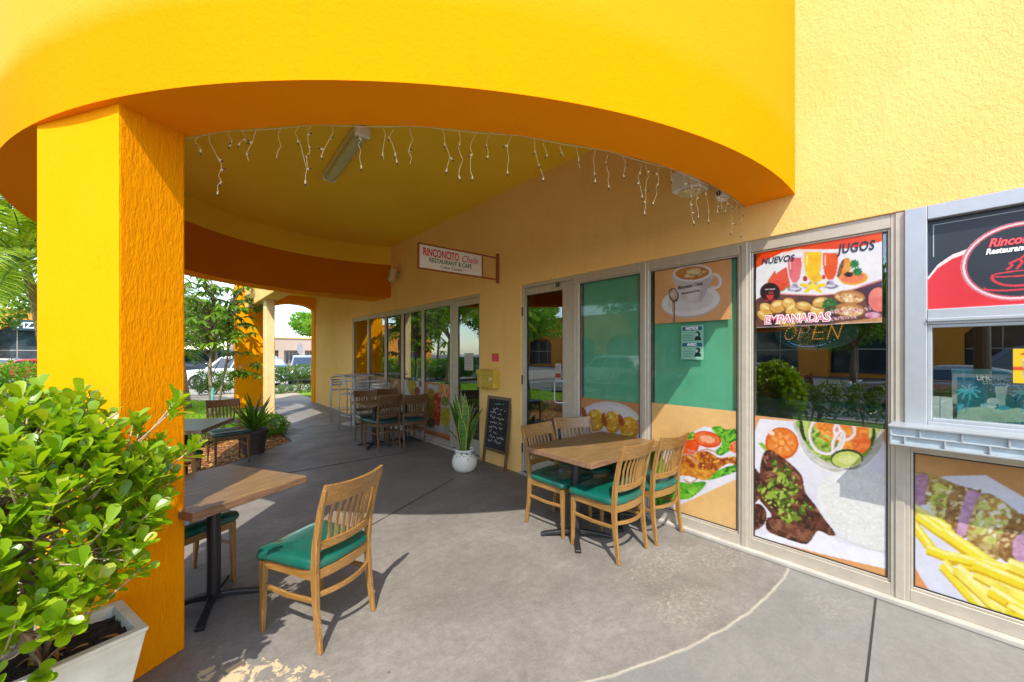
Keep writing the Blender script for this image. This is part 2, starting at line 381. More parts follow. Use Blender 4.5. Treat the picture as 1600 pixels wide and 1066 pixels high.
def tag(o, label=None, cat=None, group=None, kind=None):
    if label: o['label'] = label
    if cat: o['category'] = cat
    if group: o['group'] = group
    if kind: o['kind'] = kind
    return o
def thing(name, loc, label, cat, rz=0, group=None):
    o = bpy.data.objects.new(name, None); o.empty_display_size = .1; COL.objects.link(o)
    o.location = loc; o.rotation_euler = (0, 0, rz); return tag(o, label, cat, group)
def dup(root, loc, rz, label, group=None):
    r = root.copy(); COL.objects.link(r); r.location = loc; r.rotation_euler = (0, 0, rz); r['label'] = label
    if group: r['group'] = group
    for ch in list(root.children):
        c = ch.copy(); COL.objects.link(c); c.parent = r
        for g in list(ch.children):
            d = g.copy(); COL.objects.link(d); d.parent = c
    return r
def text(s, size, mat, parent, x, z, y=-.004, sx=1, shear=0, bold=0, ext=.0008, align='LEFT', rot=0, name='lettering', space=1.0):
    cu = bpy.data.curves.new('txt', 'FONT'); cu.body = s; cu.size = size; cu.extrude = ext; cu.offset = bold; cu.shear = shear
    cu.align_x = align; cu.resolution_u = 3; cu.space_character = space
    o = bpy.data.objects.new('txt', cu); COL.objects.link(o)
    dg = bpy.context.evaluated_depsgraph_get(); me = bpy.data.meshes.new_from_object(o.evaluated_get(dg))
    bpy.data.objects.remove(o); me.name = name
    m = Matrix.Translation((x, y, z)) @ Matrix.Rotation(rot, 4, 'Y') @ Matrix.Rotation(R(90), 4, 'X') @ Matrix.Diagonal((sx, 1, 1, 1))
    me.transform(m); me.materials.clear(); me.materials.append(M[mat] if isinstance(mat, str) else mat)
    o = bpy.data.objects.new(name, me); COL.objects.link(o); o.parent = parent
    return o

# ------------------------------------------------------------------ printed artwork: shapes coloured point by point on a fine grid
F_, CX_, HZ_, H_ = 630., 800., 552., 1.6
YAW = math.atan(530 / 630.); SY, CY = math.sin(YAW), math.cos(YAW); XF = 3.55
def wall_pt(u, v, x=XF):
    """a point of the shop-front plane measured from the photograph -> (distance to the right along the wall, height)"""
    a = (SY + CY * (u - CX_) / F_, CY - SY * (u - CX_) / F_); d = x / a[0]
    return (-a[1] * d, H_ + d * (HZ_ - v) / F_)
def smoothc(pts, n=8):
    P = np.array(pts, float); k = len(P); out = []
    for i in range(k):
        p0, p1, p2, p3 = P[i - 1], P[i], P[(i + 1) % k], P[(i + 2) % k]
        for t in np.linspace(0, 1, n, endpoint=False):
            out.append(.5 * ((2 * p1) + (-p0 + p2) * t + (2 * p0 - 5 * p1 + 4 * p2 - p3) * t * t + (-p0 + 3 * p1 - 3 * p2 + p3) * t ** 3))
    return np.array(out)
def vnoise(X, Y, s, seed=0):
    r = np.random.RandomState(seed); G = r.rand(64, 64); out = np.zeros_like(X); amp = 1; tot = 0
    for o in range(4):
        x = X * s * 2 ** o; y = Y * s * 2 ** o; xi = np.floor(x).astype(int); yi = np.floor(y).astype(int)
        fx = x - xi; fy = y - yi; fx = fx * fx * (3 - 2 * fx); fy = fy * fy * (3 - 2 * fy)
        g = lambda a, b: G[a % 64, b % 64]
        out += amp * ((g(xi, yi) * (1 - fx) + g(xi + 1, yi) * fx) * (1 - fy) + (g(xi, yi + 1) * (1 - fx) + g(xi + 1, yi + 1) * fx) * fy); tot += amp; amp *= .55
    return out / tot
class Art:
    """x0..x1 along the wall (right = larger), z0..z1 height, cell in metres; tr turns drawing coordinates into wall coordinates"""
    def __init__(s, x0, x1, z0, z1, cell, bg, tr=None):
        s.b = (x0, x1, z0, z1); s.nx = max(8, int((x1 - x0) / cell)); s.nz = max(8, int((z1 - z0) / cell))
        s.X, s.Z = np.meshgrid(np.linspace(x0, x1, s.nx + 1), np.linspace(z0, z1, s.nz + 1)); s.tr = tr or (lambda a, b: (a, b))
        s.C = np.empty(s.X.shape + (3,)); s.C[:] = lin(bg)
    def pts(s, P): return np.array([s.tr(*p) for p in P])
    def inside(s, P):
        P = s.pts(P); m = np.zeros(s.X.shape, bool); x, z = s.X, s.Z
        bb = (x >= P[:, 0].min()) & (x <= P[:, 0].max()) & (z >= P[:, 1].min()) & (z <= P[:, 1].max())
        if not bb.any(): return m
        xs, zs = x[bb], z[bb]; c = np.zeros(xs.shape, bool); n = len(P)
        for i in range(n):
            x1, z1 = P[i]; x2, z2 = P[(i + 1) % n]
            if z1 == z2: continue
            k = ((z1 > zs) != (z2 > zs)) & (xs < (x2 - x1) * (zs - z1) / (z2 - z1) + x1); c ^= k
        m[bb] = c; return m
    def fill(s, m, c, c2=None, sc=40, lo=.35, hi=.65, seed=1, a=1.0):
        if not m.any(): return
        col = np.array(lin(c))[None, :]
        if c2 is not None:
            f = np.clip((vnoise(s.X[m], s.Z[m], sc, seed) - lo) / (hi - lo), 0, 1)[:, None]; col = col * (1 - f) + np.array(lin(c2)) * f
        s.C[m] = s.C[m] * (1 - a) + col * a
    def poly(s, P, c, c2=None, smooth=False, **k): s.fill(s.inside(smoothc(P) if smooth else P), c, c2, **k)
    def ell(s, x, y, rx, ry, c, c2=None, rot=0, **k):
        t = np.linspace(0, 2 * np.pi, 40, endpoint=False); ca, sa = math.cos(R(rot)), math.sin(R(rot))
        P = [(x + rx * math.cos(q) * ca - ry * math.sin(q) * sa, y + rx * math.cos(q) * sa + ry * math.sin(q) * ca) for q in t]
        m = s.inside(P); s.fill(m, c, c2, **k); return m
    def stroke(s, P, w, c, c2=None, **k):
        P = np.array(P, float)
        for i in range(len(P) - 1):
            d = P[i + 1] - P[i]; L = np.hypot(*d) + 1e-9; n = np.array((-d[1], d[0])) / L * w / 2
            s.poly([P[i] + n, P[i + 1] + n, P[i + 1] - n, P[i] - n], c, c2, **k)
            s.ell(P[i + 1][0], P[i + 1][1], w / 2, w / 2, c, c2, **k)
    def arc(s, x, y, rx, ry, w, c, a0=0, a1=360, rot=0, **k):
        t = np.radians(np.linspace(a0, a1, 30)); ca, sa = math.cos(R(rot)), math.sin(R(rot))
        s.stroke([(x + rx * math.cos(q) * ca - ry * math.sin(q) * sa, y + rx * math.cos(q) * sa + ry * math.sin(q) * ca) for q in t], w, c, **k)
    def scatter(s, P, n, r, cols, seed=3, asp=.6, smooth=True):
        g = random.Random(seed); Q = np.array(P, float); Pm = s.inside(smoothc(P) if smooth else P); keep = s.C.copy()
        for i in range(n):
            x = g.uniform(Q[:, 0].min(), Q[:, 0].max()); y = g.uniform(Q[:, 1].min(), Q[:, 1].max())
            rr = r * g.uniform(.5, 1.3); s.ell(x, y, rr, rr * asp, g.choice(cols), rot=g.uniform(0, 180))
        s.C[~Pm] = keep[~Pm]
    def photo(s, passes=1, amt=.22):
        g = 1 + amt * (vnoise(s.X, s.Z, 70, 21) - .5) + amt * (vnoise(s.X, s.Z, 18, 22) - .5); s.C *= g[..., None]
        for _ in range(passes):
            P = np.pad(s.C, ((1, 1), (1, 1), (0, 0)), 'edge'); s.C = (P[:-2, 1:-1] + P[2:, 1:-1] + P[1:-1, :-2] + P[1:-1, 2:] + 2.5 * P[1:-1, 1:-1]) / 6.5
    def build(s, name, x=XF, parent=None, thick=.003, mat='print', label=None, cat=None, group=None, facing='wall', base=None, tone=.60):
        if name in ('food_poster', 'juice_poster', 'coffee_poster'): s.photo(amt=.13)
        if name == 'lemonade_banner': tone = 1.0
        nx, nz = s.nx + 1, s.nz + 1; x0, x1, z0, z1 = s.b
        w, h = x1 - x0, z1 - z0
        vs = np.zeros((nx * nz, 3)); vs[:, 0] = (s.X - x0).ravel(); vs[:, 2] = (s.Z - z0).ravel()
        i = np.arange(nx * nz).reshape(nz, nx); f = np.stack([i[:-1, :-1], i[:-1, 1:], i[1:, 1:], i[1:, :-1]], -1).reshape(-1, 4)
        vs = np.vstack([vs, [(0, 0, 0), (w, 0, 0), (w, 0, h), (0, 0, h), (0, thick, 0), (w, thick, 0), (w, thick, h), (0, thick, h)]]); o = nx * nz
        f = f.tolist() + [[o, o + 4, o + 5, o + 1], [o + 1, o + 5, o + 6, o + 2], [o + 2, o + 6, o + 7, o + 3], [o + 3, o + 7, o + 4, o], [o + 4, o + 7, o + 6, o + 5]]
        me = bpy.data.meshes.new(name); me.from_pydata(vs.tolist(), [], f); me.materials.append(M[mat])
        ca = me.color_attributes.new('Col', 'FLOAT_COLOR', 'POINT'); C = np.ones((len(vs), 4)); C[:nx * nz, :3] = np.clip(s.C, 0, 1).reshape(-1, 3) * tone; C[nx * nz:, :3] = .5
        ca.data.foreach_set('color', C.ravel()); me.update()
        ob = bpy.data.objects.new(name, me); COL.objects.link(ob)
        if parent is not None:
            ob.parent = parent
            if base: ob.location = base
        else:
            ob.location = (x, -x0, z0); ob.rotation_euler = (0, 0, -math.pi / 2)
        tag(ob, label, cat, group); ob['x0'] = x0; del ob['x0']
        return ob
# ================================================================== THE BUILDING
CC = (3.11, 5.01); RO = 4.095; RI = 3.755; ZB = 2.78; ZC = 3.84; ZT = 6.2
bld = thing('restaurant_building', (3.55, 0, 0), 'yellow stucco restaurant with a round golden entrance canopy and glazed shop front', 'building')
BX = 3.55
class B(MB):   # building parts are drawn in world coordinates and stored relative to the building's base
    def build(s, name, mats, parent=bld, **k):
        if parent is bld: s.v = [(x - BX, y, z) for x, y, z in s.v]
        else: s.v = [(x - BX, y, z) for x, y, z in s.v]
        return MB.build(s, name, mats, parent, **k)
def polar(th, r): return (CC[0] + r * math.cos(th), CC[1] + r * math.sin(th))
def rin(th):
    d = math.degrees(th); t = max(0, (145 - d) / 63); return RI - .56 * t * t
def arcpts(rf, n, z):
    a0 = 2 * math.pi - math.acos(.47 / rf(4.8)); a1 = math.acos(.47 / rf(1.45))
    return [polar(a0 + (a1 - a0) * i / n, rf(a0 + (a1 - a0) * i / n)) + (z,) for i in range(n + 1)]
NS = 140
def strip(a, b):
    n = len(a); return a + b, [(i, i + 1, i + 1 + n, i + n) for i in range(n - 1)]
ro = lambda th: RO
b = B()
levels = [ZB, ZB + .02, 3.2, 4.2, ZT]
for i in range(len(levels) - 1):
    b.add(*strip(arcpts(ro, NS, levels[i]), arcpts(ro, NS, levels[i + 1])), 0)
b.add(*strip(arcpts(rin, NS, ZB), arcpts(ro, NS, ZB)), 1)
b.add(*strip(arcpts(rin, NS, ZB), arcpts(rin, NS, 3.47)), 2)
b.add(*strip(arcpts(rin, NS, 3.47), arcpts(rin, NS, ZC + .02)), 3)
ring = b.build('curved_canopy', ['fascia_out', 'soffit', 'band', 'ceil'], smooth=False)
for p in ring.data.polygons: p.use_smooth = True
ring.data.set_sharp_from_angle(angle=R(30)); ring['label'] = 'big round golden fascia with shaded golden underside over the patio'
pts = [(x, y) for x, y, z in arcpts(rin, 80, 0)]
B().prism([(3.56, 1.25)] + pts + [(3.56, 8.15)], ZC, ZC + .1).build('canopy_ceiling', 'ceil')
pts = [(x, y) for x, y, z in arcpts(ro, 80, 0)]
B().prism([(3.56, .92)] + pts + [(3.56, 8.87)], ZT - .15, ZT).build('roof', 'roofm')
# facade wall with its openings
b = B(); W0, W1 = 3.535, 3.75
b.box((W0, -7, 2.5), (W1, 14.14, ZT)); b.box((W0, -7, 0), (W1, -.70, 2.5)); b.box((W0, 4.02, 0), (W1, 4.955, 2.5)); b.box((W0, 10.6, 0), (W1, 14.14, 2.5))
b.build('facade_wall', 'cream', bevel=.006, seg=2)
b = B(); b.box((W0 - .03, -.70, 0), (W1, 4.02, .035)); b.box((W0 - .03, 4.955, 0), (W1, 10.6, .035)); b.build('concrete_sill', 'kerb', bevel=.008)
b = B(); b.box((3.8, 14.04, 0), (9.5, 14.14, ZT)); b.box((3.75, -7, 0), (9.5, -6.9, ZT)); b.box((9.4, -6.9, 0), (9.5, 14.04, ZT)); b.box((3.75, -6.9, ZT - .25), (9.4, 14.04, ZT - .15)); b.build('rear_walls', 'tan')
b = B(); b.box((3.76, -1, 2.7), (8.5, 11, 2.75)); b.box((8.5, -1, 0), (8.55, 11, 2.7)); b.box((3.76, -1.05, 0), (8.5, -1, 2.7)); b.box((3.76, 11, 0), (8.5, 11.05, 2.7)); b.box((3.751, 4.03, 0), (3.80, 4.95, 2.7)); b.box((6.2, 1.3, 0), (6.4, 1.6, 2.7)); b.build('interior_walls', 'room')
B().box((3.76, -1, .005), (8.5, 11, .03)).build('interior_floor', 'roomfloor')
b = B(); b.box((5.2, .2, .03), (5.8, 2.8, 1.05)); b.box((5.1, .15, 1.05), (5.9, 2.9, 1.1)); b.build('interior_counter', 'tealpaper', bevel=.01)
# piers, arcade
def pier_box(name, cx, cy, wx, wy, rz, z1, mat, mat2=None, label=None):
    t = MB().obox((0, 0, z1 / 2), (wx, wy, z1), rz)
    b = B(); b.add([(v[0] + cx, v[1] + cy, v[2]) for v in t.v], t.f)
    if mat2: b.mi = [0, 0, 0, 1, 0, 0]
    o = b.build(name, [mat, mat2] if mat2 else mat, bevel=.012, seg=2); 
    if label: o['label'] = label
    return o
# near pier: corners measured (-.196,2.652) nearest, (.05,2.81) right, (-.525,3.2) left
e1 = Vector((.052 + .196, 2.812 - 2.652)); L1 = .40; u1 = e1.normalized(); u2 = Vector((-.525 + .196, 3.20 - 2.652)).normalized(); u2 = Vector((-u1.y, u1.x)) * 1
W1_, W2_ = e1.length, .64
c_ = Vector((-.196, 2.652)) + u1 * W1_ / 2 + u2 * W2_ / 2
ang = math.atan2(u1.y, u1.x)
b = B(); q = [Vector((-.196, 2.652)), Vector((-.196, 2.652)) + u1 * W1_, Vector((-.196, 2.652)) + u1 * W1_ + u2 * W2_, Vector((-.196, 2.652)) + u2 * W2_]
b.prism([tuple(p) for p in q], 0, ZB + .01); b.mi = [0, 0, 1, 0, 0, 0]
o = b.build('pier', ['pier', 'pier_rough_shaded'], bevel=.010); o['label'] = 'square golden pier with rough stucco beside the planter'
b = B().prism([polar(R(141), 3.6), polar(R(141), 3.99), polar(R(149), 3.99), polar(R(149), 3.6)], 0, ZB + .01)
b.box((1.70, 11.19, 0), (1.92, 11.55, 2.895)); 
col = B().box((1.70, 11.19, 0), (1.90, 11.55, 2.9)).build('arcade_column', 'tan', bevel=.02)
B().box((1.62, 8.95, 2.89), (1.98, 14.1, 4.3)).build('arcade_beam', 'cream', bevel=.01)
B().box((1.98, 9.05, 3.40), (3.535, 14.1, 3.5)).build('arcade_ceiling', 'ceil')
b = B(); y0, y1 = 14.1, 14.45; xa, xb = 2.3, 3.50
b.box((1.39, y0, 0), (xa, y1, 4.3)); b.box((xb, y0, 0), (3.9, y1, 4.3))
n = 16; top = []
for i in range(n + 1):
    x = xa + (xb - xa) * i / n; top.append((x, 2.92 + .23 * math.sqrt(max(0, 1 - ((x - (xa + xb) / 2) / ((xb - xa) / 2 + .02)) ** 2))))
for i in range(n):
    (xA, zA), (xB, zB) = top[i], top[i + 1]
    b.add([(xA, y0, zA), (xB, y0, zB), (xB, y0, 4.3), (xA, y0, 4.3), (xA, y1, zA), (xB, y1, zB), (xB, y1, 4.3), (xA, y1, 4.3)], [(0, 1, 2, 3), (7, 6, 5, 4), (0, 4, 5, 1)])
o = b.build('arch_wall', 'pier'); o['label'] = 'golden wall with an arched passage at the far end of the walkway'

# ------------------------------------------------------------------ glazing
def window(y0, y1, z0, z1, wl=.045, wr=.045, wb=.08, wt=.09, glass='glass', film=None, name='window'):
    b = B(); b.ring(3.55, 3.68, y0, y1, z0, z1, wl, wr, wb, wt)
    a, c, d, e = y0 + wl, y1 - wr, z0 + wb, z1 - wt
    b.ring(3.562, 3.60, a, c, d, e, .014, .014, .016, .014)
    f = b.build(name, 'alu', bevel=.003, seg=1)
    B().ring(3.566, 3.575, a + .0145, c - .0145, d + .0165, e - .0145, .008, .008, .008, .008).build('gasket', 'alu_dark', f)
    B().box((3.578, a + .006, d + .006), (3.584, c - .006, e - .006)).build('pane', glass, f)
    if film: B().box((3.60, film[0], film[2]), (3.604, film[1], film[3])).build('green_film', 'film', f)
    return f
window(.375, 1.289, .035, 2.5, glass='glassm')
window(1.289, 2.20, .035, 2.5, glass='glassc', film=(1.36, 2.115, 1.0, 2.40))
window(2.20, 3.09, .035, 2.5, glass='glassc', film=(2.26, 3.00, 1.0, 2.40))
ys = [5.83, 6.81, 7.68, 8.52, 9.54, 10.58]
for i in range(5): window(ys[i] - (.03 if i == 0 else 0), ys[i + 1], .035, 2.5, wl=.035, wr=.035)
# mullion caps that stand proud between the windows
for y in (.375, 1.289, 2.20): B().box((3.541, y - .022, .036), (3.5502, y + .022, 2.499)).build('mullion_cap', 'alu', bevel=.003, seg=1)
for y in ys[1:5]: B().box((3.541, y - .018, .036), (3.5502, y + .018, 2.499)).build('mullion_cap', 'alu', bevel=.003, seg=1)
# serving window: lower panel window, ledge, bright unit with two lights
window(-.70, .375, .035, 1.02, wb=.08, wt=.03)
b = B(); b.ring(3.52, 3.66, -.70, .352, 1.14, 2.5, .11, .10, .045, .085)
b.box((3.52, -.59, 1.775), (3.66, .252, 1.866)); b.box((3.505, -.59, 1.79), (3.52, .252, 1.81))
sv = b.build('serving_window', 'alu2', bevel=.004); sv['label'] = 'bright metal serving hatch frame above the ledge'
B().ring(3.535, 3.60, -.59, .252, 1.185, 1.775, .02, .02, .02, .02).build('sash', 'alu2', sv, bevel=.003)
B().box((3.572, -.57, 1.205), (3.58, .232, 1.755)).build('pane', 'glassm', sv)
B().box((3.60, -.57, 1.87), (3.61, .232, 2.41)).build('pane', 'alu_dark', sv)
b = B(); b.box((3.56, -.70, 1.02), (3.68, .375, 1.14)); b.box((3.548, .352, 1.14), (3.68, .375, 2.5)); b.build('transom_rail', 'alu', bevel=.002)
# ledge with two rows of small recessed plates
b = B(); lx0, ly0, ly1, lz0, lz1 = 3.35, -1.0, .40, 1.045, 1.165
b.box((lx0 - .012, ly0, lz1 - .012), (3.56, ly1 + .006, lz1)); b.box((lx0 - .004, ly0, lz0), (3.56, ly1, lz0 + .010)); b.box((lx0 + .012, ly0, lz0 + .010), (3.556, ly1 - .004, lz1 - .012), 1)
b.box((lx0 - .002, ly0, lz0 + .053), (lx0 + .014, ly1, lz0 + .060)); b.box((lx0 - .002, ly1 - .010, lz0 + .01), (3.556, ly1, lz1 - .012))
for i in range(9):
    y = ly1 - .135 - i * .165; b.box((lx0 - .003, y, lz0 + .060), (lx0 + .014, y + .008, lz1 - .012))
    y = ly1 - .070 - i * .165; b.box((lx0 - .003, y, lz0 + .010), (lx0 + .014, y + .008, lz0 + .053))
o = b.build('serving_ledge', ['alu2', 'ledgeplate'], bevel=.0015, seg=1); o['label'] = 'metal serving ledge with two rows of small plates on its edge'
# doors
def door(y0, y1, gy0, gy1, gz0, gz1, name='door'):
    b = B(); b.ring(3.55, 3.68, y0, y1, .035, 2.5, .035, .035, 0.0, .045)
    f = b.build(name, 'alu', bevel=.003, seg=1)
    b = B(); b.ring(3.560, 3.60, y0 + .038, y1 - .038, .045, 2.452, gy0 - y0 - .038, y1 - .038 - gy1, gz0 - .045, 2.452 - gz1); b.build('door_leaf', 'alu', f, bevel=.003)
    B().ring(3.563, 3.572, gy0, gy1, gz0, gz1, .008, .008, .008, .008).build('gasket', 'alu_dark', f)
    B().box((3.575, gy0, gz0), (3.582, gy1, gz1)).build('pane', 'glass', f)
    B().box((3.66, gy0 - .05, 1.02), (3.70, gy1 + .05, 1.06)).build('push_bar', 'alu2', f)
    return f
d38 = door(3.09, 4.02, 3.295, 3.933, .27, 2.36); d38['label'] = 'glass door numbered 38 behind the sunny table'
dd = door(4.955, 5.80, 5.01, 5.60, .27, 2.36); dd['label'] = 'glass door behind the snake plant'
for f, yh, yk, z0, z1 in ((d38, 3.23, 3.36, 1.01, 1.27), (dd, 5.64, 5.70, 1.02, 1.38)):
    B().tube([(3.56, yh, z1), (3.50, yk - .02, z1), (3.49, yk, z1 - .02), (3.49, yk, z0 + .02), (3.50, yk - .02, z0), (3.56, yh, z0)], .009, 10).build('door_handle', 'alu2', f, smooth=True)
    B().lathe([(.022, -.008), (.022, 0), (.012, .001)], 16, (3.56, yh + .01, z0 - .10), 'x').build('lock', 'steel', f)
for z in (.35, 1.25, 2.15):
    B().tube([(3.545, 4.0, z - .06), (3.545, 4.0, z + .06)], .011, 8).build('hinge', 'alu_dark', d38)
t = text('38', .085, 'ink', d38, 0, 0, sx=.85, bold=.002, name='house_number'); t.location = (-.004, 3.40, 2.395); t.rotation_euler = (0, 0, -math.pi / 2)
tag(t, 'black number 38 on the door head')

# ================================================================== GROUND
tag(MB().add([(-400, -400, -.16), (400, -400, -.16), (400, 400, -.16), (-400, 400, -.16)], [(0, 1, 2, 3)]).build('ground', 'asphalt'), kind='structure')
def slab(name, pts, z0, z1, mat): return tag(MB().prism(pts, z0, z1).build(name, mat), kind='structure')
slab('patio', [(3.75, -8), (3.75, 14.2), (3.75, 15.2), (1.93, 15.2), (1.70, 11.3), (1.67, 8.21), (.73, 7.20), (-.15, 6.35), (-1.3, 5.3), (-1.7, 4.0), (-1.9, 2.4), (-2.2, -8)], -.3, 0, 'floor')
slab('sidewalk', [(3.75, 15.204), (3.9, 19.6), (-2, 19.6), (.6, 17.6), (1.93, 15.2)], -.3, -.004, 'walk')
slab('mulch_bed', [(1.66, 8.18), (.71, 7.18), (-.17, 6.33), (-1.32, 5.28), (-1.72, 4), (-1.92, 2.4), (-2.22, -8), (-3.2, -8), (-3.2, 9.6), (-1, 10.3), (.5, 10.9), (1.69, 11.3)], -.2, -.02, 'mulch')
slab('lawn', [(1.69, 11.304), (.5, 10.904), (-1, 10.304), (-3.204, 9.604), (-3.204, -8), (-5.2, -8), (-5.2, 19.6), (-2.004, 19.6), (.596, 17.6), (1.926, 15.2)], -.25, -.03, 'lawn')
slab('kerb', [(4, 19.604), (-5.204, 19.604), (-5.204, -8), (-5.4, -8), (-5.4, 19.8), (4, 19.8)], -.25, 0, 'kerb')
slab('concrete_road', [(30, 19.804), (-40, 19.804), (-40, 29), (30, 29)], -.2, -.14, 'concrete')
tag(MB().box((30, 15.2, -.2), (3.9, 19.60, -.03)).build('side_lawn', 'lawn'), kind='structure')
b = MB()
b.bar([(3.52, .485, .003), (2.58, .39, .003), (1.2, .25, .003)], .009, .004); b.bar([(2.72, 4.40, .003), (1.4, 3.70, .003)], .006, .004); b.bar([(3.5, 6.1, .003), (-.6, 6.0, .003)], .005, .004)
tag(b.build('floor_joints', 'dirtline'), kind='structure')
# grass blades and bark chips as ground cover
def clutter(name, mat, n, area, size, z, seed, blade=True):
    g = np.random.RandomState(seed); x0, y0, x1, y1, test = area; P = []
    while len(P) < n:
        x = g.uniform(x0, x1); y = g.uniform(y0, y1)
        if test(x, y): P.append((x, y))
    P = np.array(P); th = g.uniform(0, 6.28, n); s = g.uniform(.6, 1.4, n) * size
    if blade:
        w = s * .14; dx, dy = np.cos(th) * w, np.sin(th) * w; l = g.uniform(-.5, .5, (n, 2)) * s[:, None]
        v = np.stack([np.c_[P[:, 0] - dx, P[:, 1] - dy, np.full(n, z)], np.c_[P[:, 0] + dx, P[:, 1] + dy, np.full(n, z)], np.c_[P[:, 0] + l[:, 0], P[:, 1] + l[:, 1], z + s]], 1).reshape(-1, 3)
        f = np.arange(3 * n).reshape(-1, 3); k = 3
    else:
        c, sn = np.cos(th), np.sin(th); q = []
        for a, bb in ((-1, -.35), (1, -.35), (1, .35), (-1, .35)): q.append(np.c_[P[:, 0] + (a * c - bb * sn) * s, P[:, 1] + (a * sn + bb * c) * s, z + g.uniform(0, .9, n) * s])
        v = np.stack(q, 1).reshape(-1, 3); f = np.arange(4 * n).reshape(-1, 4); k = 4
    me = bpy.data.meshes.new(name); me.from_pydata(v.tolist(), [], f.tolist()); me.materials.append(M[mat])
    at = me.attributes.new('lv', 'FLOAT', 'POINT'); at.data.foreach_set('value', np.repeat(g.rand(n), k))
    o = bpy.data.objects.new(name, me); COL.objects.link(o); return tag(o, kind='stuff')
def inpoly(poly):
    def t(x, y):
        c = False
        for i in range(len(poly)):
            (x1, y1), (x2, y2) = poly[i], poly[(i + 1) % len(poly)]
            if (y1 > y) != (y2 > y) and x < (x2 - x1) * (y - y1) / (y2 - y1) + x1: c = not c
        return c
    return t
clutter('grass', 'grassblade', 26000, (-5, 9.5, 1.9, 19.5, inpoly([(1.67, 11.4), (.5, 11.0), (-1, 10.4), (-5, 9.0), (-5, 19.5), (-1.8, 19.5), (.6, 17.5), (1.8, 15.2)])), .055, -.03, 3)
clutter('bark_chips', 'deadleaf', 5000, (-1.7, 4, 1.66, 11, inpoly([(1.62, 8.2), (.7, 7.25), (-.2, 6.4), (-1.3, 5.4), (-1.7, 4.3), (-1.7, 10), (.5, 10.8), (1.62, 11.2)])), .022, -.018, 4, False)
# ================================================================== CHAIRS AND TABLES
def make_chair(loc, rz, label, kind, group):
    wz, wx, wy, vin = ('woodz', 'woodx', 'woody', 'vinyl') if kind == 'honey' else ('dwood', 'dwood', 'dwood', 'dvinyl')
    t = thing('dining_chair', loc, label, 'chair', rz, group)
    for s in (-1, 1):
        MB().bar([(s * .198, -.243, 0), (s * .196, -.212, .22), (s * .195, -.198, .42), (s * .197, -.212, .58), (s * .201, -.250, .76), (s * .207, -.292, .885)],
                 [.022, .025, .027, .027, .024, .022], [.028, .036, .042, .038, .034, .026], up=(0, 1, 0)).build('leg', wz, t, bevel=.004)
        MB().bar([(s * .200, .205, 0), (s * .198, .196, .42)], [.024, .036], [.024, .036], up=(0, 1, 0)).build('leg', wz, t, bevel=.004)
        MB().bar([(s * .198, .195, .27), (s * .200, 0, .262), (s * .196, -.205, .27)], .016, .026).build('stretcher', wy, t, bevel=.003)
    b = MB(); n = 12
    def bow(x, y0, d, hw): return y0 - d * (1 - (x / hw) ** 2)
    b.bar([(-.190, bow(-.19, -.205, .05, .19), .30)] + [(x, bow(x, -.205, .05, .19), .30) for x in np.linspace(-.17, .17, n)] + [(.190, bow(.19, -.205, .05, .19), .30)], .015, .028)
    b.build('stretcher', wx, t, bevel=.003)
    b = MB(); b.bar([(-.19, .20, .405), (.19, .20, .405)], .022, .055); 
    for s in (-1, 1): b.bar([(s * .197, .19, .405), (s * .193, -.19, .405)], .022, .055)
    b.bar([(x, bow(x, -.195, .028, .19), .405) for x in np.linspace(-.19, .19, n)], .022, .055)
    b.build('seat_frame', wy, t, bevel=.003)
    # cushion: rounded outline, domed
    out = smoothc([(-.215, .225), (0, .238), (.215, .225), (.222, .10), (.205, -.17), (.12, -.222), (0, -.228), (-.12, -.222), (-.205, -.17), (-.222, .10)], 5)
    b = MB(); k = len(out); lv = [(1.0, .434), (1.02, .445), (1.02, .462), (.985, .480), (.90, .489), (.70, .494), (.35, .496)]
    vs = [(x * s, y * s, z) for s, z in lv for x, y in out] + [(0, 0, .4965)]
    fs = [(i * k + j, i * k + (j + 1) % k, (i + 1) * k + (j + 1) % k, (i + 1) * k + j) for i in range(len(lv) - 1) for j in range(k)]
    fs += [((len(lv) - 1) * k + j, (len(lv) - 1) * k + (j + 1) % k, len(vs) - 1) for j in range(k)] + [tuple(range(k))]
    b.add(vs, fs); b.build('seat', vin, t, smooth=True)
    # crest rail and lower rail, bowed backwards
    def rail(z0, z1, y0, y1, hw, d, th, name):
        b = MB(); xs = np.linspace(-hw, hw, 15); vs = []
        for x in xs:
            q = d * (1 - (x / hw) ** 2); up = .012 * (x / hw) ** 2
            vs += [(x, y0 - q, z0), (x, y0 - q + th, z0), (x, y1 - q + th, z1 + up), (x, y1 - q, z1 + up)]
        fs = []
        for i in range(14):
            for j in range(4): a, c = i * 4 + j, i * 4 + (j + 1) % 4; fs.append((a, a + 4, c + 4, c))
        fs += [(0, 1, 2, 3), (59, 58, 57, 56)]; b.add(vs, fs); return b.build(name, wx, t, bevel=.004)
    rail(.790, .898, -.270, -.308, .216, .030, .021, 'crest_rail')
    rail(.535, .580, -.216, -.222, .190, .030, .020, 'back_rail')
    b = MB()
    for i in range(7):
        x = -.135 + .045 * i; q = .030 * (1 - (x / .2) ** 2); xb = x * .92
        b.bar([(xb, -.207 - q, .575), (xb, -.212 - q, .62), (x, -.228 - q, .70), (x, -.258 - q, .795)], .024, .009, up=(0, 1, 0))
    b.build('slats', wz, t, bevel=.002, seg=1)
    return t
def fw(x, y): return math.atan2(-x, y)   # rotation that turns local +y to (x, y)

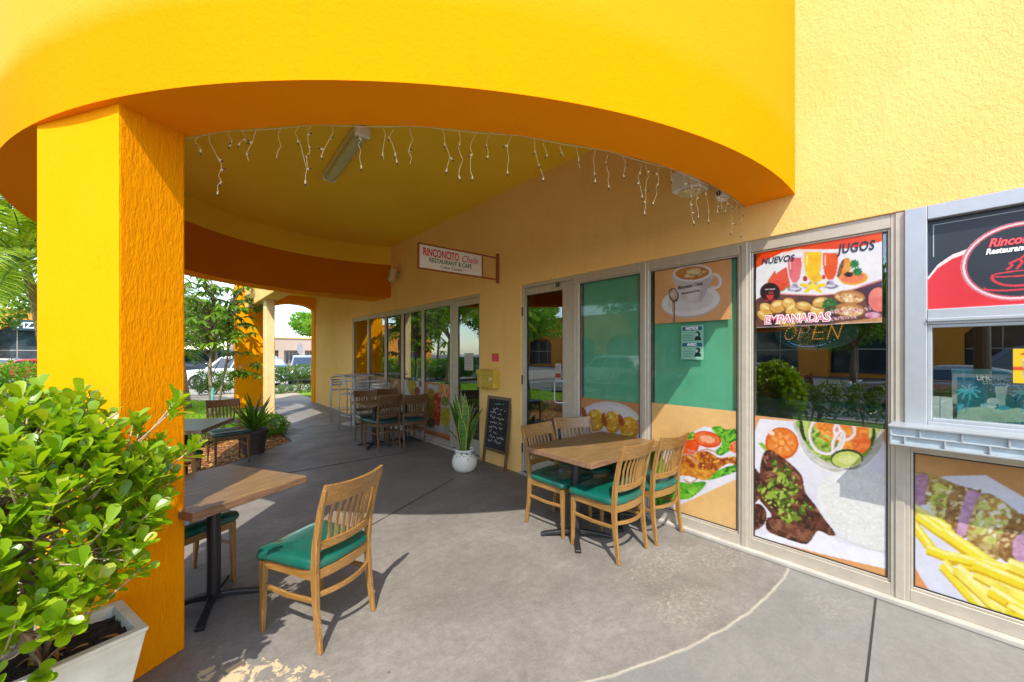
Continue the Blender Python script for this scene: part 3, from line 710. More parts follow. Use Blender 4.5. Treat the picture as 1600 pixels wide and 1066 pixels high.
make_chair((.666, 2.60, 0), fw(-.45, .89), 'empty honey wood chair with green seat standing alone in the sun by the near table', 'honey', 'honey wood chairs with bright green seats')
ch = scene.objects['dining_chair']
G1 = 'honey wood chairs with bright green seats'; G2 = 'dark wood chairs in the shade'
dup(ch, (.055, 3.52, 0), fw(.45, -.89), 'chair tucked behind the near table, partly hidden by the golden pier', G1)
dup(ch, (2.765, 2.055, 0), fw(-.02, 1), 'chair nearest the viewer at the sunny four chair table, its slatted back turned to us', G1)
dup(ch, (3.285, 2.03, 0), fw(.03, 1), 'chair at the sunny table standing closest to the chicken and salad poster', G1)
dup(ch, (2.77, 2.60, 0), fw(.06, -1), 'chair on the left side of the sunny table, in front of the numbered door', G1)
dup(ch, (3.20, 2.66, 0), fw(-.40, -.92), 'chair behind the sunny table, below the croquette poster', G1)
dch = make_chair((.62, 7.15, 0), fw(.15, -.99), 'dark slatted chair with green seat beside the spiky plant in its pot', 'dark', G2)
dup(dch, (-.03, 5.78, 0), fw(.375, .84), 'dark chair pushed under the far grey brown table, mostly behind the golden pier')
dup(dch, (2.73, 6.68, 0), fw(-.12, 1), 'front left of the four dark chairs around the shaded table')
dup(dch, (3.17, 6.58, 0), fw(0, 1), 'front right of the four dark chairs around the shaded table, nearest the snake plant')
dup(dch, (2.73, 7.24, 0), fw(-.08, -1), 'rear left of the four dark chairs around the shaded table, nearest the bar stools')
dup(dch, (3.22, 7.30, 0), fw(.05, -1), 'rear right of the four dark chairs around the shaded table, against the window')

def table(loc, rz, w, d, h, label, mat, edge, cols=(0,), group='pedestal dining tables'):
    t = thing('dining_table', loc, label, 'table', rz, group)
    b = MB().box((-w / 2, -d / 2, h - .045), (w / 2, d / 2, h)); b.mi = [0, 0, 1, 1, 1, 1]; b.mi[1] = 0
    b.build('tabletop', [mat, edge], t, bevel=.004)
    for cx in cols:
        p = MB().lathe([(.038, .05), (.038, h - .06)], 20, (cx, 0, 0)).lathe([(.05, .035), (.05, .075)], 20, (cx, 0, 0)); p.box((cx - .12, -.12, h - .06), (cx + .12, .12, h - .0455)); p.build('column', 'black', t)
        b = MB(); L = .30
        for a in (45, 135, 225, 315):
            c, s = math.cos(R(a)), math.sin(R(a))
            b.bar([(cx + c * .03, s * .03, .052), (cx + c * .1, s * .1, .050), (cx + c * (L - .04), s * (L - .04), .028), (cx + c * L, s * L, .014)], [.05, .04, .045, .05], [.04, .032, .026, .024])
        b.build('base', 'black', t, bevel=.006)
    return t
table((.201, 3.205, 0), R(28.4), .71, .80, .76, 'brown wooden table beside the golden pier, half in sunlight', 'top', 'topedge')
table((2.985, 2.33, 0), 0, 1.11, .75, .76, 'long brown wooden table in front of the food posters with four chairs', 'top', 'topedge', (-.30, .28))
table((2.94, 6.84, 0), 0, 1.12, .66, .76, 'shaded wooden table with four dark chairs by the windows', 'top', 'topedge', (-.28, .28))
table((.10, 6.12, 0), R(65.8), .92, .72, .76, 'grey brown table near the mulch bed, cut off by the pier', 'greytop', 'greytop')

def make_stool(loc, rz, label):
    t = thing('bar_stool', loc, label, 'bar stool', rz, 'aluminium bar stools')
    for s in (-1, 1):
        MB().tube([(s * .25, .20, 0), (s * .245, .19, .45), (s * .24, .18, .90)], .013, 10).build('leg', 'alu2', t, smooth=True)
        MB().tube([(s * .19, -.23, 0), (s * .185, -.20, .74), (s * .17, -.24, 1.0)], .012, 10).build('leg', 'alu2', t, smooth=True)
    pts = [(-.24, .18, .90), (-.24, .155, .965)] + [(-.24 * math.cos(a), .08 - .34 * math.sin(a), 1.0 + .035 * math.sin(a)) for a in np.linspace(0, math.pi, 15)] + [(.24, .155, .965), (.24, .18, .90)]
    MB().tube(pts, .014, 10).build('arm_rail', 'alu2', t, smooth=True)
    b = MB()
    for i in range(6): b.box((-.19, -.19 + i * .064, .735), (.19, -.14 + i * .064, .75))
    b.box((-.20, -.20, .72), (-.18, .20, .736)); b.box((.18, -.20, .72), (.20, .20, .736)); b.build('seat', 'alu2', t, bevel=.004)
    b = MB()
    for z in (.84, .90, .96):
        b.bar([(x, -.225 - .03 * (1 - (x / .17) ** 2), z) for x in np.linspace(-.17, .17, 9)], .008, .035)
    b.build('backrest', 'alu2', t)
    MB().tube([(-.245, .19, .28), (.245, .19, .28), (.188, -.215, .28), (-.188, -.215, .28), (-.245, .19, .28)], .009, 8).build('foot_rail', 'alu2', t, smooth=True)
    return t
st = make_stool((3.05, 9.92, 0), R(175), 'aluminium bar stool farthest along the wall, standing against the plain yellow wall')
dup(st, (2.98, 8.78, 0), R(8), 'aluminium bar stool in front of the high table, nearest the open patio')
dup(st, (3.42 - .12, 8.35, 0), R(-6), 'aluminium bar stool close to the windows behind the dark chairs')
t = thing('high_table', (3.16, 9.35, 0), 'tall thin bar table on a metal post between the aluminium stools', 'table')
MB().box((-.33, -.33, 1.085), (.33, .33, 1.115)).build('tabletop', 'alu2', t, bevel=.008)
MB().lathe([(.035, .02), (.035, 1.085)], 16).build('column', 'alu2', t, smooth=False)
MB().lathe([(.26, 0), (.26, .012), (.05, .03)], 28).build('base', 'alu2', t)

# ================================================================== SNAKE PLANT, CHALKBOARD, WALL FITTINGS
t = thing('flower_pot', (3.04, 4.62, 0), 'round white glazed pot with dark leaf pattern beside the chalkboard', 'pot')
prof = [(.10, 0), (.135, .015), (.165, .07), (.172, .13), (.160, .19), (.135, .235), (.128, .265), (.134, .285), (.136, .300), (.122, .300), (.118, .27), (.116, .25)]
MB().lathe(prof, 40).build('body', 'ceramic', t, smooth=True)
MB().lathe([(.001, .262), (.118, .262), (.118, .255)], 24).build('soil', 'soil', t)
b = MB(); g = random.Random(5)
for i in range(110):
    a = g.uniform(0, 6.28); z = .285 - abs(g.gauss(0, 1)) * .035 - .01
    z = max(.17, z); rr = np.interp(z, [p[1] for p in prof[:9]], [p[0] for p in prof[:9]]) + .0018
    c = Vector((rr * math.cos(a), rr * math.sin(a), z)); tt = Vector((-math.sin(a), math.cos(a), 0)); up = Vector((0, 0, 1)); an = g.uniform(0, 6.28); s = g.uniform(.010, .018)
    p = tt * math.cos(an) + up * math.sin(an); q = -tt * math.sin(an) + up * math.cos(an)
    b.add([c + p * s, c + q * s * .45, c - p * s, c - q * s * .45], [(0, 1, 2, 3)])
b.build('leaf_pattern', 'ink', t)
sp = thing('snake_plant', (3.04, 4.62, .25), 'tall snake plant with yellow edged upright leaves in the white pot', 'plant')
b = MB(); g = random.Random(12)
for i in range(19):
    a = g.uniform(0, 6.28); r0 = g.uniform(.01, .075); lean = g.uniform(.04, .24) * (1.5 if i % 4 == 0 else 1); h = g.uniform(.52, .84) * (.7 if i % 4 == 0 else 1); tw = g.uniform(-.8, .8); wd = g.uniform(.036, .050)
    base = Vector((r0 * math.cos(a), r0 * math.sin(a), 0)); out_ = Vector((math.cos(a), math.sin(a), 0)); n = 10; vs = []; lv = []; fs = []
    for j in range(n + 1):
        q = j / n; c = base + out_ * lean * q * q + Vector((0, 0, h * (q - .12 * lean * q * q)))
        w = wd * (.62 + 1.1 * q - .5 * q * q) * (1 if q < .6 else max(.02, 1 - ((q - .6) / .4) ** 1.8)); an = a + math.pi / 2 + tw * q
        sd = Vector((math.cos(an), math.sin(an), 0)); nn = Vector((-math.sin(an), math.cos(an), 0)) * .3 * w
        for e, l in ((-1, 1), (-.78, .6), (0, .2), (.78, .6), (1, 1)): vs.append(c + sd * w * e + nn * (e * e)); lv.append(l)
    for j in range(n):
        for e in range(4): a_ = j * 5 + e; fs.append((a_, a_ + 1, a_ + 6, a_ + 5))
    b.add(vs, fs, 0, lv)
b.build('leaves', 'snake', sp, smooth=True, lv=True)

t = thing('chalkboard_sign', (3.435, 4.48, 0), 'narrow chalkboard menu in a worn wooden frame leaning on the yellow wall', 'sign', -math.pi / 2)
lean = Matrix.Rotation(R(-6.2), 4, 'X')
def leanbuild(b, name, mat, **k):
    b.v = [tuple(lean @ Vector(v)) for v in b.v]; return b.build(name, mat, t, **k)
W = .25
b = MB()
for s in (-1, 1): b.box((s * W - .018, -.015, 0), (s * W + .018, .015, .99))
b.box((-W + .018, -.014, .95), (W - .018, .014, .99)); b.box((-W + .018, -.014, .215), (W - .018, .014, .255)); leanbuild(b, 'frame', 'stand', bevel=.004)
b = MB(); b.box((-W + .02, -.004, .255), (W - .02, .004, .95)); leanbuild(b, 'slate', 'board')
g = random.Random(4)
def scribble(b, x0, x1, z, h):
    x = x0; p = []
    while x < x1:
        if g.random() < .12 and len(p) > 4:
            b.bar(p, .0065, .001, up=(0, 1, 0)) if len(p) > 1 else None; p = []; x += h * .9; continue
        p.append((x, -.0062, z + g.uniform(-.1, 1.0) * h * (1.5 if g.random() < .15 else .8))); x += h * g.uniform(.22, .5)
    if len(p) > 1: b.bar(p, .0065, .001, up=(0, 1, 0))
b = MB(); scribble(b, -.08, .12, .875, .035); leanbuild(b, 'heading', 'chalkg')
b = MB()
for i, (a, c) in enumerate(((-.12, .17), (-.18, .10), (-.17, .16), (-.17, .15), (-.18, .14), (-.17, .02), (-.16, .17), (-.18, .12))): scribble(b, a, c, .80 - i * .066, .036)
leanbuild(b, 'chalk_writing', 'chalk')

t = thing('letter_box', (3.535, 4.675, 1.10), 'old yellow metal box fixed to the wall above the chalkboard', 'wall box', -math.pi / 2)
MB().box((-.20, -.11, 0), (.20, 0, .25)).build('body', 'yellowbox', t, bevel=.012)
b = MB().box((-.20 - .008, -.118, .19), (.208, 0, .262)); b.box((-.07, -.13, -.035), (-.01, -.05, .0)); b.build('lid', 'yellowbox', t, bevel=.01)
MB().box((-.10, -.114, .05), (.09, -.1095, .165)).build('plate', 'yellowbox', t, bevel=.003)
MB().lathe([(.028, -.02), (.028, 0)], 16, (.15, -.12, .13), 'y').build('knob', 'yellowed', t)
t = thing('no_smoking_sticker', (3.534, 4.57, 1.48), 'small red sticker with a crossed circle above the yellow wall box', 'sticker', -math.pi / 2)
MB().box((-.075, -.003, 0), (.075, 0, .115)).build('backing', 'red', t)
b = MB(); n = 24
pts = [(.035 * math.cos(a), -.004, .062 + .035 * math.sin(a)) for a in np.linspace(0, 2 * math.pi, n)]; b.bar(pts, .007, .001, up=(0, 1, 0)); b.bar([(-.024, -.0045, .086), (.024, -.0045, .038)], .007, .001, up=(0, 1, 0)); b.bar([(-.02, -.0045, .06), (.02, -.0045, .06)], .008, .001, up=(0, 1, 0))
b.build('symbol', 'pink', t)
b = MB()
for z in (.012, .021): b.bar([(-.06, -.0035, z), (.06, -.0035, z)], .004, .001, up=(0, 1, 0))
b.build('small_print', 'pink', t)

t = thing('hanging_sign', (2.305, 4.50, 2.62), 'white restaurant name board in a rust coloured bracket sticking out from the wall', 'sign')
b = MB(); L = 1.235
b.box((-.02, -.012, .315), (L, .012, .335)); b.box((-.02, -.012, .01), (L, .012, .03)); b.box((-.022, -.013, .01), (-.002, .013, .335)); b.box((.935, -.0125, .03), (.955, .0125, .315)); b.box((1.195, -.02, -.03), (1.235, .02, .385))
b.build('bracket', 'rust', t, bevel=.003)
MB().box((0, -.006, .032), (.933, .006, .313)).build('board', 'paper', t)
text('RINCONCITO', .135, 'red', t, .045, .188, -.008, sx=.60, bold=.0035, space=1.02)
text('Chele', .125, 'red', t, .60, .186, -.008, sx=.88, shear=.35)
text('RESTAURANT & CAFE', .078, 'green_ink', t, .13, .115, -.008, sx=.84, bold=.001)
text('Cuban Cuisine', .056, 'ink', t, .29, .056, -.008, sx=.98, bold=0)

t = thing('ceiling_light', (1.455, 4.63, 3.84), 'long ribbed fluorescent light on the canopy ceiling', 'ceiling light', R(-2.5))
MB().box((-.075, -.66, -.055), (.075, .66, 0)).build('housing', 'yellowed', t, bevel=.012)
b = MB(); n = 8
prof = [(-.068, -.055), (-.062, -.10), (-.035, -.125), (.035, -.125), (.062, -.10), (.068, -.055)]
vs = [(x, y, z) for y in (-.62, .62) for x, z in prof]; b.add(vs, [(i, (i + 1) % 6, (i + 1) % 6 + 6, i + 6) for i in range(6)] + [tuple(range(6)), tuple(range(6, 12))[::-1]]); b.build('lens', 'lens', t, bevel=.008)
for s in (-1, 1): MB().box((-.078, s * .62, -.115), (.078, s * .672, -.005)).build('end_cap', 'white', t, bevel=.02)
t = thing('flood_light', (3.50, 7.78, 3.18), 'yellowed round edged flood lamp at the end of the shaded golden band', 'lamp', R(-15))
b = MB(); b.obox((-.10, -.02, 0), (.13, .22, .27), 0, 0, R(14)); b.build('housing', 'yellowed', t, bevel=.05, seg=4)
b = MB(); b.obox((-.168, -.02, .016), (.012, .17, .21), 0, 0, R(14)); b.build('lens', 'lens', t, bevel=.005)
MB().tube([(-.02, 0, .02), (.04, 0, .02)], .03, 12).build('mount', 'alu', t)
t = thing('wall_sconce', (3.535, 1.68, 2.98), 'white boxy wall lamp with a pale hood under the canopy edge', 'lamp', -math.pi / 2)
MB().box((-.13, -.19, .02), (.13, 0, .21)).build('housing', 'white', t, bevel=.02)
b = MB(); b.lathe([(.06, 0), (.105, .02)], 24, (0, -.09, -.005)); b.build('hood', 'yellowed', t, smooth=False)
t = thing('security_camera', (3.535, 1.42, 2.90), 'small white dome camera on the wall beside the white lamp', 'camera', -math.pi / 2)
MB().tube([(0, 0, .02), (0, -.05, .02)], .028, 16).build('mount', 'white', t)
MB().lathe([(.012, -.062), (.04, -.05), (.050, -.02), (.05, .02), (.04, .05), (.012, .062)], 20, (0, -.09, -.005), 'y').build('body', 'white', t, smooth=True)
MB().lathe([(.02, -.006), (.022, 0)], 16, (0, -.150, -.005), 'y').build('lens', 'black', t)

# icicle lights strung along the inner edge of the canopy
t = thing('icicle_lights', (1.1, 1.9, ZB), 'string of unlit icicle lights hanging along the inner edge of the canopy', 'string lights')
a0, a1 = R(211), R(276.5); base = Vector((1.1, 1.9, ZB)); b = MB(); g = random.Random(9); pts = []; n = 60
for i in range(n + 1):
    a = a0 + (a1 - a0) * i / n; x, y = polar(a, RI - .012); pts.append(Vector((x, y, ZB + .008 - .012 * abs(math.sin(i * .42)))) - base)
b.tube(pts, .0018, 5); spots = []
for i in range(0, 42):
    f = (i + .5 + g.uniform(-.35, .35)) / 42 * n; k = min(n - 1, int(f)); p = pts[k].lerp(pts[k + 1], f - k); L = g.choice((.07, .12, .17, .24, .30, .2)); q = [p.copy()]; m = max(3, int(L / .03))
    cx = cy = 0
    for j in range(1, m + 1):
        cx += g.uniform(-.018, .018); cy += g.uniform(-.006, .006); q.append(p + Vector((cx, cy, -L * j / m)))
        if j % 2 == 0 or j == m: spots.append((q[-1], g.uniform(-1.9, 1.9) if j < m else g.uniform(-.6, .6), g.uniform(0, 6.28)))
    b.tube(q, .0014, 5)
b.build('wire', 'ivory', t)
bulb = MB().lathe([(.0036, 0), (.0045, -.010), (.004, -.017)], 8).build('bulb', 'ivory', t)
mb = MB().lathe([(.0034, -.017), (.003, -.026), (.0006, -.034)], 8); bulb2 = None
me = bulb.data; me.materials.append(M['alu_dark']); bm = bmesh.new(); bm.from_mesh(me)
vs_ = [bm.verts.new(v) for v in mb.v]
for f_ in mb.f: bm.faces.new([vs_[i] for i in f_]).material_index = 1
bm.to_mesh(me); bm.free()
g.shuffle(spots); spots = spots[:96]
for i, (p, an, az) in enumerate(spots):
    o = bulb if i == 0 else bulb.copy()
    if i: COL.objects.link(o); o.parent = t
    o.location = p; o.rotation_euler = (an, 0, az)

# ================================================================== PLANTER AND SHRUB
A = Vector((-.077, 2.286)); da = Vector((-.953, -.303)); db = Vector((-.303, .953)); LA, LB = .95, .35
cen = A + da * LA / 2 + db * LB / 2
t = thing('planter', (cen.x, cen.y, 0), 'tapered white concrete planter box at the foot of the golden pier', 'planter', math.atan2(-da.y, -da.x))
def rect(w, d, z): return [(-w / 2, -d / 2, z), (w / 2, -d / 2, z), (w / 2, d / 2, z), (-w / 2, d / 2, z)]
b = MB(); vs = rect(LA - .16, LB - .14, 0) + rect(LA - .012, LB - .012, .43) + rect(LA, LB, .435) + rect(LA, LB, .45) + rect(LA - .07, LB - .07, .45) + rect(LA - .09, LB - .09, .38)
b.add(vs, [(i * 4 + j, i * 4 + (j + 1) % 4, i * 4 + 4 + (j + 1) % 4, i * 4 + 4 + j) for i in range(5) for j in range(4)] + [(3, 2, 1, 0)])
b.build('box', 'planter', t, bevel=.006)
n = 18; b = MB(); vs = []; g = random.Random(2)
for j in range(n + 1):
    for i in range(n * 2 + 1): vs.append((-(LA - .075) / 2 + (LA - .075) * i / (2 * n), -(LB - .075) / 2 + (LB - .075) * j / n, .405 + g.uniform(-.012, .018)))
w_ = 2 * n + 1
b.add(vs, [(j * w_ + i, j * w_ + i + 1, (j + 1) * w_ + i + 1, (j + 1) * w_ + i) for j in range(n) for i in range(2 * n)]); b.build('soil', 'soil', t)

def leaf_template(shape, nl=6):
    """rows of (t along the leaf, half width, rise)"""
    out = []
    for i in range(nl + 1):
        q = i / nl
        if shape == 'obovate': q = 1 - (1 - q) ** 1.5; out.append((q, max(.03, q ** .95 * math.sqrt(max(0, 1 - q ** 5))))); continue
        w = {'obovate': math.sin(math.pi * min(1, q ** 1.5 * .96 + .02)) ** .8 * (1 if q < .98 else .4), 'lance': math.sin(math.pi * q ** .85 * .99 + .01) ** .9}[shape]
        out.append((q, w))
    return out
def add_leaves(b, items, shape='obovate', nl=6, wr=.26, curve=.18, fold=.22):
    """items: (pos, direction, up, length, tint)"""
    tp = leaf_template(shape, nl)
    for p, d, u, L, lvv in items:
        d = Vector(d).normalized(); s = d.cross(Vector(u)); s = s.normalized() if s.length > .01 else Vector((1, 0, 0)); n_ = s.cross(d).normalized(); vs = []; fs = []
        for q, w in tp:
            c = Vector(p) + d * L * q - n_ * curve * L * q * q; hw = w * L * wr
            vs += [c - s * hw + n_ * hw * fold, c, c + s * hw + n_ * hw * fold]
        for i in range(nl):
            for k in range(2): a = i * 3 + k; fs.append((a, a + 1, a + 4, a + 3))
        b.add(vs, fs, 0, [lvv] * len(vs))
t = thing('leafy_shrub', (-.42, 2.30, .41), 'bushy shrub with thick rounded bright green leaves growing in the white planter', 'shrub')
g = random.Random(21); leaves = MB(); stems = MB(); dead = MB()
def in_box(t_, s_, z_=0): return Vector((-.163 + .953 * t_ - .303 * s_, .009 + .303 * t_ + .953 * s_, z_))
roots = [in_box(g.uniform(-.36, .34), g.uniform(-.07, .07)) for _ in range(9)]
tips = []; limbs = []; used = {}
for i in range(18):
    a = g.uniform(0, 6.28); r0 = g.choice(roots); e = Vector((g.uniform(-.40, .34), .30 * math.sin(a), g.uniform(.62, 1.0))); P = [r0]
    for q in (.2, .4, .6, .8, 1.0): P.append(r0.lerp(e, q) + (Vector((g.uniform(-.06, .06), g.uniform(-.06, .06), g.uniform(-.02, .02))) + Vector((.07, 0, 0)) * math.sin(q * 5 + i)) * q)
    stems.tube(P, [.011, .009, .008, .007, .005, .0035], 7); limbs += [P[k].lerp(P[k + 1], f) for k in range(5) for f in (0, .5)]
for i in range(560):
    for _ in range(80):
        a = g.uniform(0, 6.28) if i < 330 else g.uniform(3.6, 6.1); ph = g.uniform(-1.0, 1.5) if i < 330 else g.uniform(-.5, .9); rr = g.uniform(.3, 1.0) ** .5
        p = Vector((.50 * rr * math.cos(ph) * math.cos(a), .42 * rr * math.cos(ph) * math.sin(a), .50 + .56 * rr * math.sin(ph)))
        w = p + Vector((-.44, 2.26, .41)); xm = (-.34 if w.z < .60 else -.22) if w.z < .80 else (-.08 if w.z < 1.05 else .0)
        if w.z > .48 and (w.xy - Vector((-.30, 2.95))).length > .30 and w.y > 1.80 and w.x < xm: break
    else: continue
    tips.append(p)
tips += [Vector(v) - Vector((-.42, 2.30, .41)) for v in ((.01, 2.18, 1.40), (.0, 2.20, 1.36), (.06, 2.16, 1.20), (-.03, 2.12, 1.02), (-.18, 2.14, .74), (-.22, 2.10, .70))]
for i, p in enumerate(tips):
    ki = min(range(len(limbs)), key=lambda q_: (limbs[q_] - p).length + .25 * max(0, limbs[q_].z - p.z) + .07 * used.get(q_, 0)); used[ki] = used.get(ki, 0) + 1; r0 = limbs[ki]; mid = r0.lerp(p, .5) + Vector((g.uniform(-.025, .025), g.uniform(-.025, .025), -.02))
    stems.tube([r0, mid, p], [.0045, .0034, .0024], 6)
    d = (p - Vector((0, 0, .30))).normalized(); d = (d * .8 + Vector((0, 0, .9)) + Vector((g.uniform(-.3, .3), g.uniform(-.3, .3), 0))).normalized()
    nleaf = g.randint(7, 12); items = []; s = d.cross(Vector((.3, .1, 1))).normalized(); w = d.cross(s)
    for j in range(nleaf):
        a = j * 2.4 + g.uniform(-.3, .3); tilt = g.uniform(.35, 1.25) * (.55 + j / nleaf * .6); q = d * math.cos(tilt) + (s * math.cos(a) + w * math.sin(a)) * math.sin(tilt)
        lv_ = g.uniform(0, .72) if g.random() < .92 else g.uniform(.8, 1)
        items.append((p - d * .05 * j / nleaf, q, d, g.uniform(.046, .086) * (.7 if g.random() < .2 else 1), lv_))
    add_leaves(leaves, items, 'obovate', 7, .34, g.uniform(-.05, .22), .20)
stems.build('stems', 'twig', t, smooth=True); leaves.build('leaves', 'bush', t, smooth=True, lv=True)
items = []
for i in range(26): items.append((tuple(in_box(g.uniform(-.36, .36), g.uniform(-.10, .10), .012)), (g.uniform(-1, 1), g.uniform(-1, 1), g.uniform(-.1, .4)), (0, 0, 1), g.uniform(.05, .08), g.random()))
b = MB(); add_leaves(b, items, 'obovate', 4, .24, .3, .4); b.build('fallen_leaves', 'deadleaf', t, smooth=True, lv=True)

# spiky plant in its dark pot at the mulch bed
t = thing('dark_pot', (.99, 7.62, 0), 'dark brown plastic pot at the edge of the mulch bed', 'pot')
MB().lathe([(.15, 0), (.19, .32), (.215, .33), (.215, .375), (.19, .375), (.175, .33)], 28).build('pot', 'darkpot', t)
MB().lathe([(.001, .34), (.185, .34), (.185, .33)], 20).build('soil', 'soil', t)
t = thing('spiky_plant', (.99, 7.62, .34), 'upright plant with sword shaped grey green leaves in the dark pot', 'plant')
b = MB(); items = []; g = random.Random(8)
for i in range(34):
    a = g.uniform(0, 6.28); el = g.uniform(.35, 1.5); items.append(((g.uniform(-.02, .02), g.uniform(-.02, .02), 0), (math.cos(a) * math.cos(el), math.sin(a) * math.cos(el), math.sin(el)), (-math.cos(a) * .6, -math.sin(a) * .6, 1), g.uniform(.38, .72) * (.6 + .4 * math.sin(el)), g.uniform(0, .4)))
add_leaves(b, items, 'lance', 6, .055, .12, .5); b.build('leaves', 'hedge', t, smooth=True, lv=True)
# ================================================================== PRINTED POSTERS ON THE GLASS
def Z(x0, y0, sc): return lambda X, Y: wall_pt(x0 + X / sc, y0 + Y / sc)
XP = 3.5725
M['redink'] = varied('coral_red_lettering', (.80, .07, .08), .5, .05)
PG = 'printed food posters on the lower windows'
ORB = (228, 160, 98)
# --- steak, rice and salad plate
T = Z(1150, 620, 2.804); a = Art(-1.220, -.438, .128, 1.10, .0042, ORB, T)
a.fill(np.ones_like(a.X, bool), (226, 156, 92), (236, 172, 108), sc=3, lo=.2, hi=.8)
a.poly([(100, 98), (610, 135), (720, 330), (720, 775), (400, 700), (60, 612), (60, 195)], (240, 238, 244), (226, 224, 234), sc=5, lo=.3, hi=.8)
a.poly([(300, 500), (440, 640), (668, 700), (720, 775), (400, 700), (60, 612), (200, 600)], (247, 245, 252))
a.poly([(92, 205), (112, 202), (140, 235), (125, 240)], (140, 190, 50))
a.ell(197, 206, 74, 70, (214, 96, 30), rot=25); a.ell(197, 203, 66, 61, (240, 140, 50), (226, 108, 36), sc=60, rot=25); 
for i in range(7):
    q = i * .9; a.ell(197 + 36 * math.cos(q), 203 + 33 * math.sin(q), 15, 9, (248, 176, 96), (236, 146, 70), sc=90, rot=math.degrees(q))
a.ell(150, 160, 16, 9, (250, 226, 200), rot=30); a.ell(197, 203, 12, 10, (250, 180, 90))
bowl = [(272, 98), (610, 135), (640, 190), (610, 260), (540, 320), (450, 338), (360, 305), (300, 250), (270, 180)]
a.poly(bowl, (214, 210, 200), (186, 186, 170), sc=20, smooth=True)
inn = [(280, 98), (600, 133), (612, 170), (590, 235), (530, 285), (450, 300), (370, 275), (315, 225), (288, 170)]
a.poly(inn, (120, 160, 50), (170, 190, 70), sc=34, smooth=True); a.scatter(inn, 120, 20, [(120, 170, 50), (175, 200, 80), (90, 130, 30), (200, 210, 120)], 5, .4)
a.poly([(275, 98), (318, 100), (300, 150), (306, 205), (290, 190), (274, 150)], (46, 62, 28)); a.poly([(286, 102), (318, 104), (306, 150), (312, 195), (298, 170)], (190, 205, 110))
a.poly([(592, 133), (606, 133), (610, 180), (585, 230), (575, 215), (594, 170)], (46, 62, 28)); a.poly([(560, 131), (594, 133), (590, 180), (570, 200)], (196, 208, 118))
a.poly([(352, 108), (560, 128), (578, 170), (560, 240), (490, 245), (430, 190), (360, 150)], (226, 120, 40), (240, 160, 60), sc=60, smooth=True)
g = random.Random(3)
for i in range(44):
    x, y = g.uniform(355, 545), g.uniform(112, 190); q = g.uniform(-1, 1); L = g.uniform(25, 60); a.stroke([(x, y), (x + L * math.cos(q), y + L * math.sin(q))], 6, g.choice([(240, 140, 40), (250, 170, 70), (222, 110, 30)]))
a.ell(545, 205, 42, 46, (216, 92, 36), (232, 130, 60), sc=60)
for cx, cy, rx, ry, r_ in ((388, 172, 70, 82, -12), (472, 150, 46, 42, 10), (445, 200, 22, 50, 20)): a.arc(cx, cy, rx, ry, 11, (240, 230, 226), rot=r_); a.arc(cx, cy, rx - 8, ry - 8, 3, (206, 176, 190), rot=r_)
a.ell(483, 276, 72, 45, (40, 58, 26)); a.ell(483, 279, 66, 37, (206, 214, 120), (186, 200, 96), sc=60); a.ell(483, 279, 40, 20, (224, 226, 150), (200, 208, 120), sc=120)
a.arc(450, 190, 178, 146, 5, (244, 244, 244), 20, 165, 4); a.arc(450, 184, 164, 132, 3, (232, 232, 230), 25, 160, 4)
stk = [(103, 300), (118, 246), (150, 236), (190, 262), (240, 300), (285, 350), (300, 420), (345, 480), (385, 540), (432, 605), (405, 612), (358, 592), (330, 625), (300, 650), (220, 628), (135, 592), (128, 540), (150, 520), (90, 440), (96, 370)]
a.poly(stk, (112, 66, 46), (62, 34, 26), smooth=True, sc=26, seed=4)
a.scatter(stk, 150, 22, [(140, 88, 62), (84, 46, 34), (64, 34, 28), (160, 106, 76), (118, 62, 40)], 8, .28)
for P in ([(60, 318), (95, 335), (112, 400), (96, 450), (60, 470)], [(60, 486), (105, 476), (130, 520), (112, 570), (60, 585)]):
    a.poly(P, (96, 54, 38), (56, 30, 24), smooth=True, sc=26); a.scatter(P, 30, 16, [(130, 80, 56), (70, 38, 30)], 9, .3)
a.poly([(140, 560), (300, 640), (330, 600), (240, 560), (180, 540)], (150, 98, 72), (110, 62, 44), smooth=True, sc=40)
cil = [(150, 262), (200, 272), (262, 372), (272, 440), (330, 490), (345, 525), (230, 560), (180, 520), (100, 430), (92, 390), (140, 370)]
a.scatter(cil, 260, 13, [(112, 140, 40), (150, 180, 60), (76, 104, 26), (60, 84, 22), (176, 196, 84)], 12, .55)
rice = [(350, 430), (372, 372), (440, 335), (540, 322), (640, 345), (720, 390), (720, 690), (640, 684), (560, 662), (470, 618), (410, 560), (365, 490)]
a.poly(rice, (240, 240, 236), (232, 232, 226), smooth=True, sc=60); a.scatter(rice, 900, 7, [(250, 250, 247), (234, 234, 228), (224, 224, 216), (242, 242, 238)], 14, .35)
a.stroke([(430, 612), (520, 650), (600, 676), (700, 690)], 6, (206, 196, 186), a=.5)
a.build('food_poster', XP, label='printed plate of steak, white rice and salad on the window below the juice poster', cat='poster', group=PG)

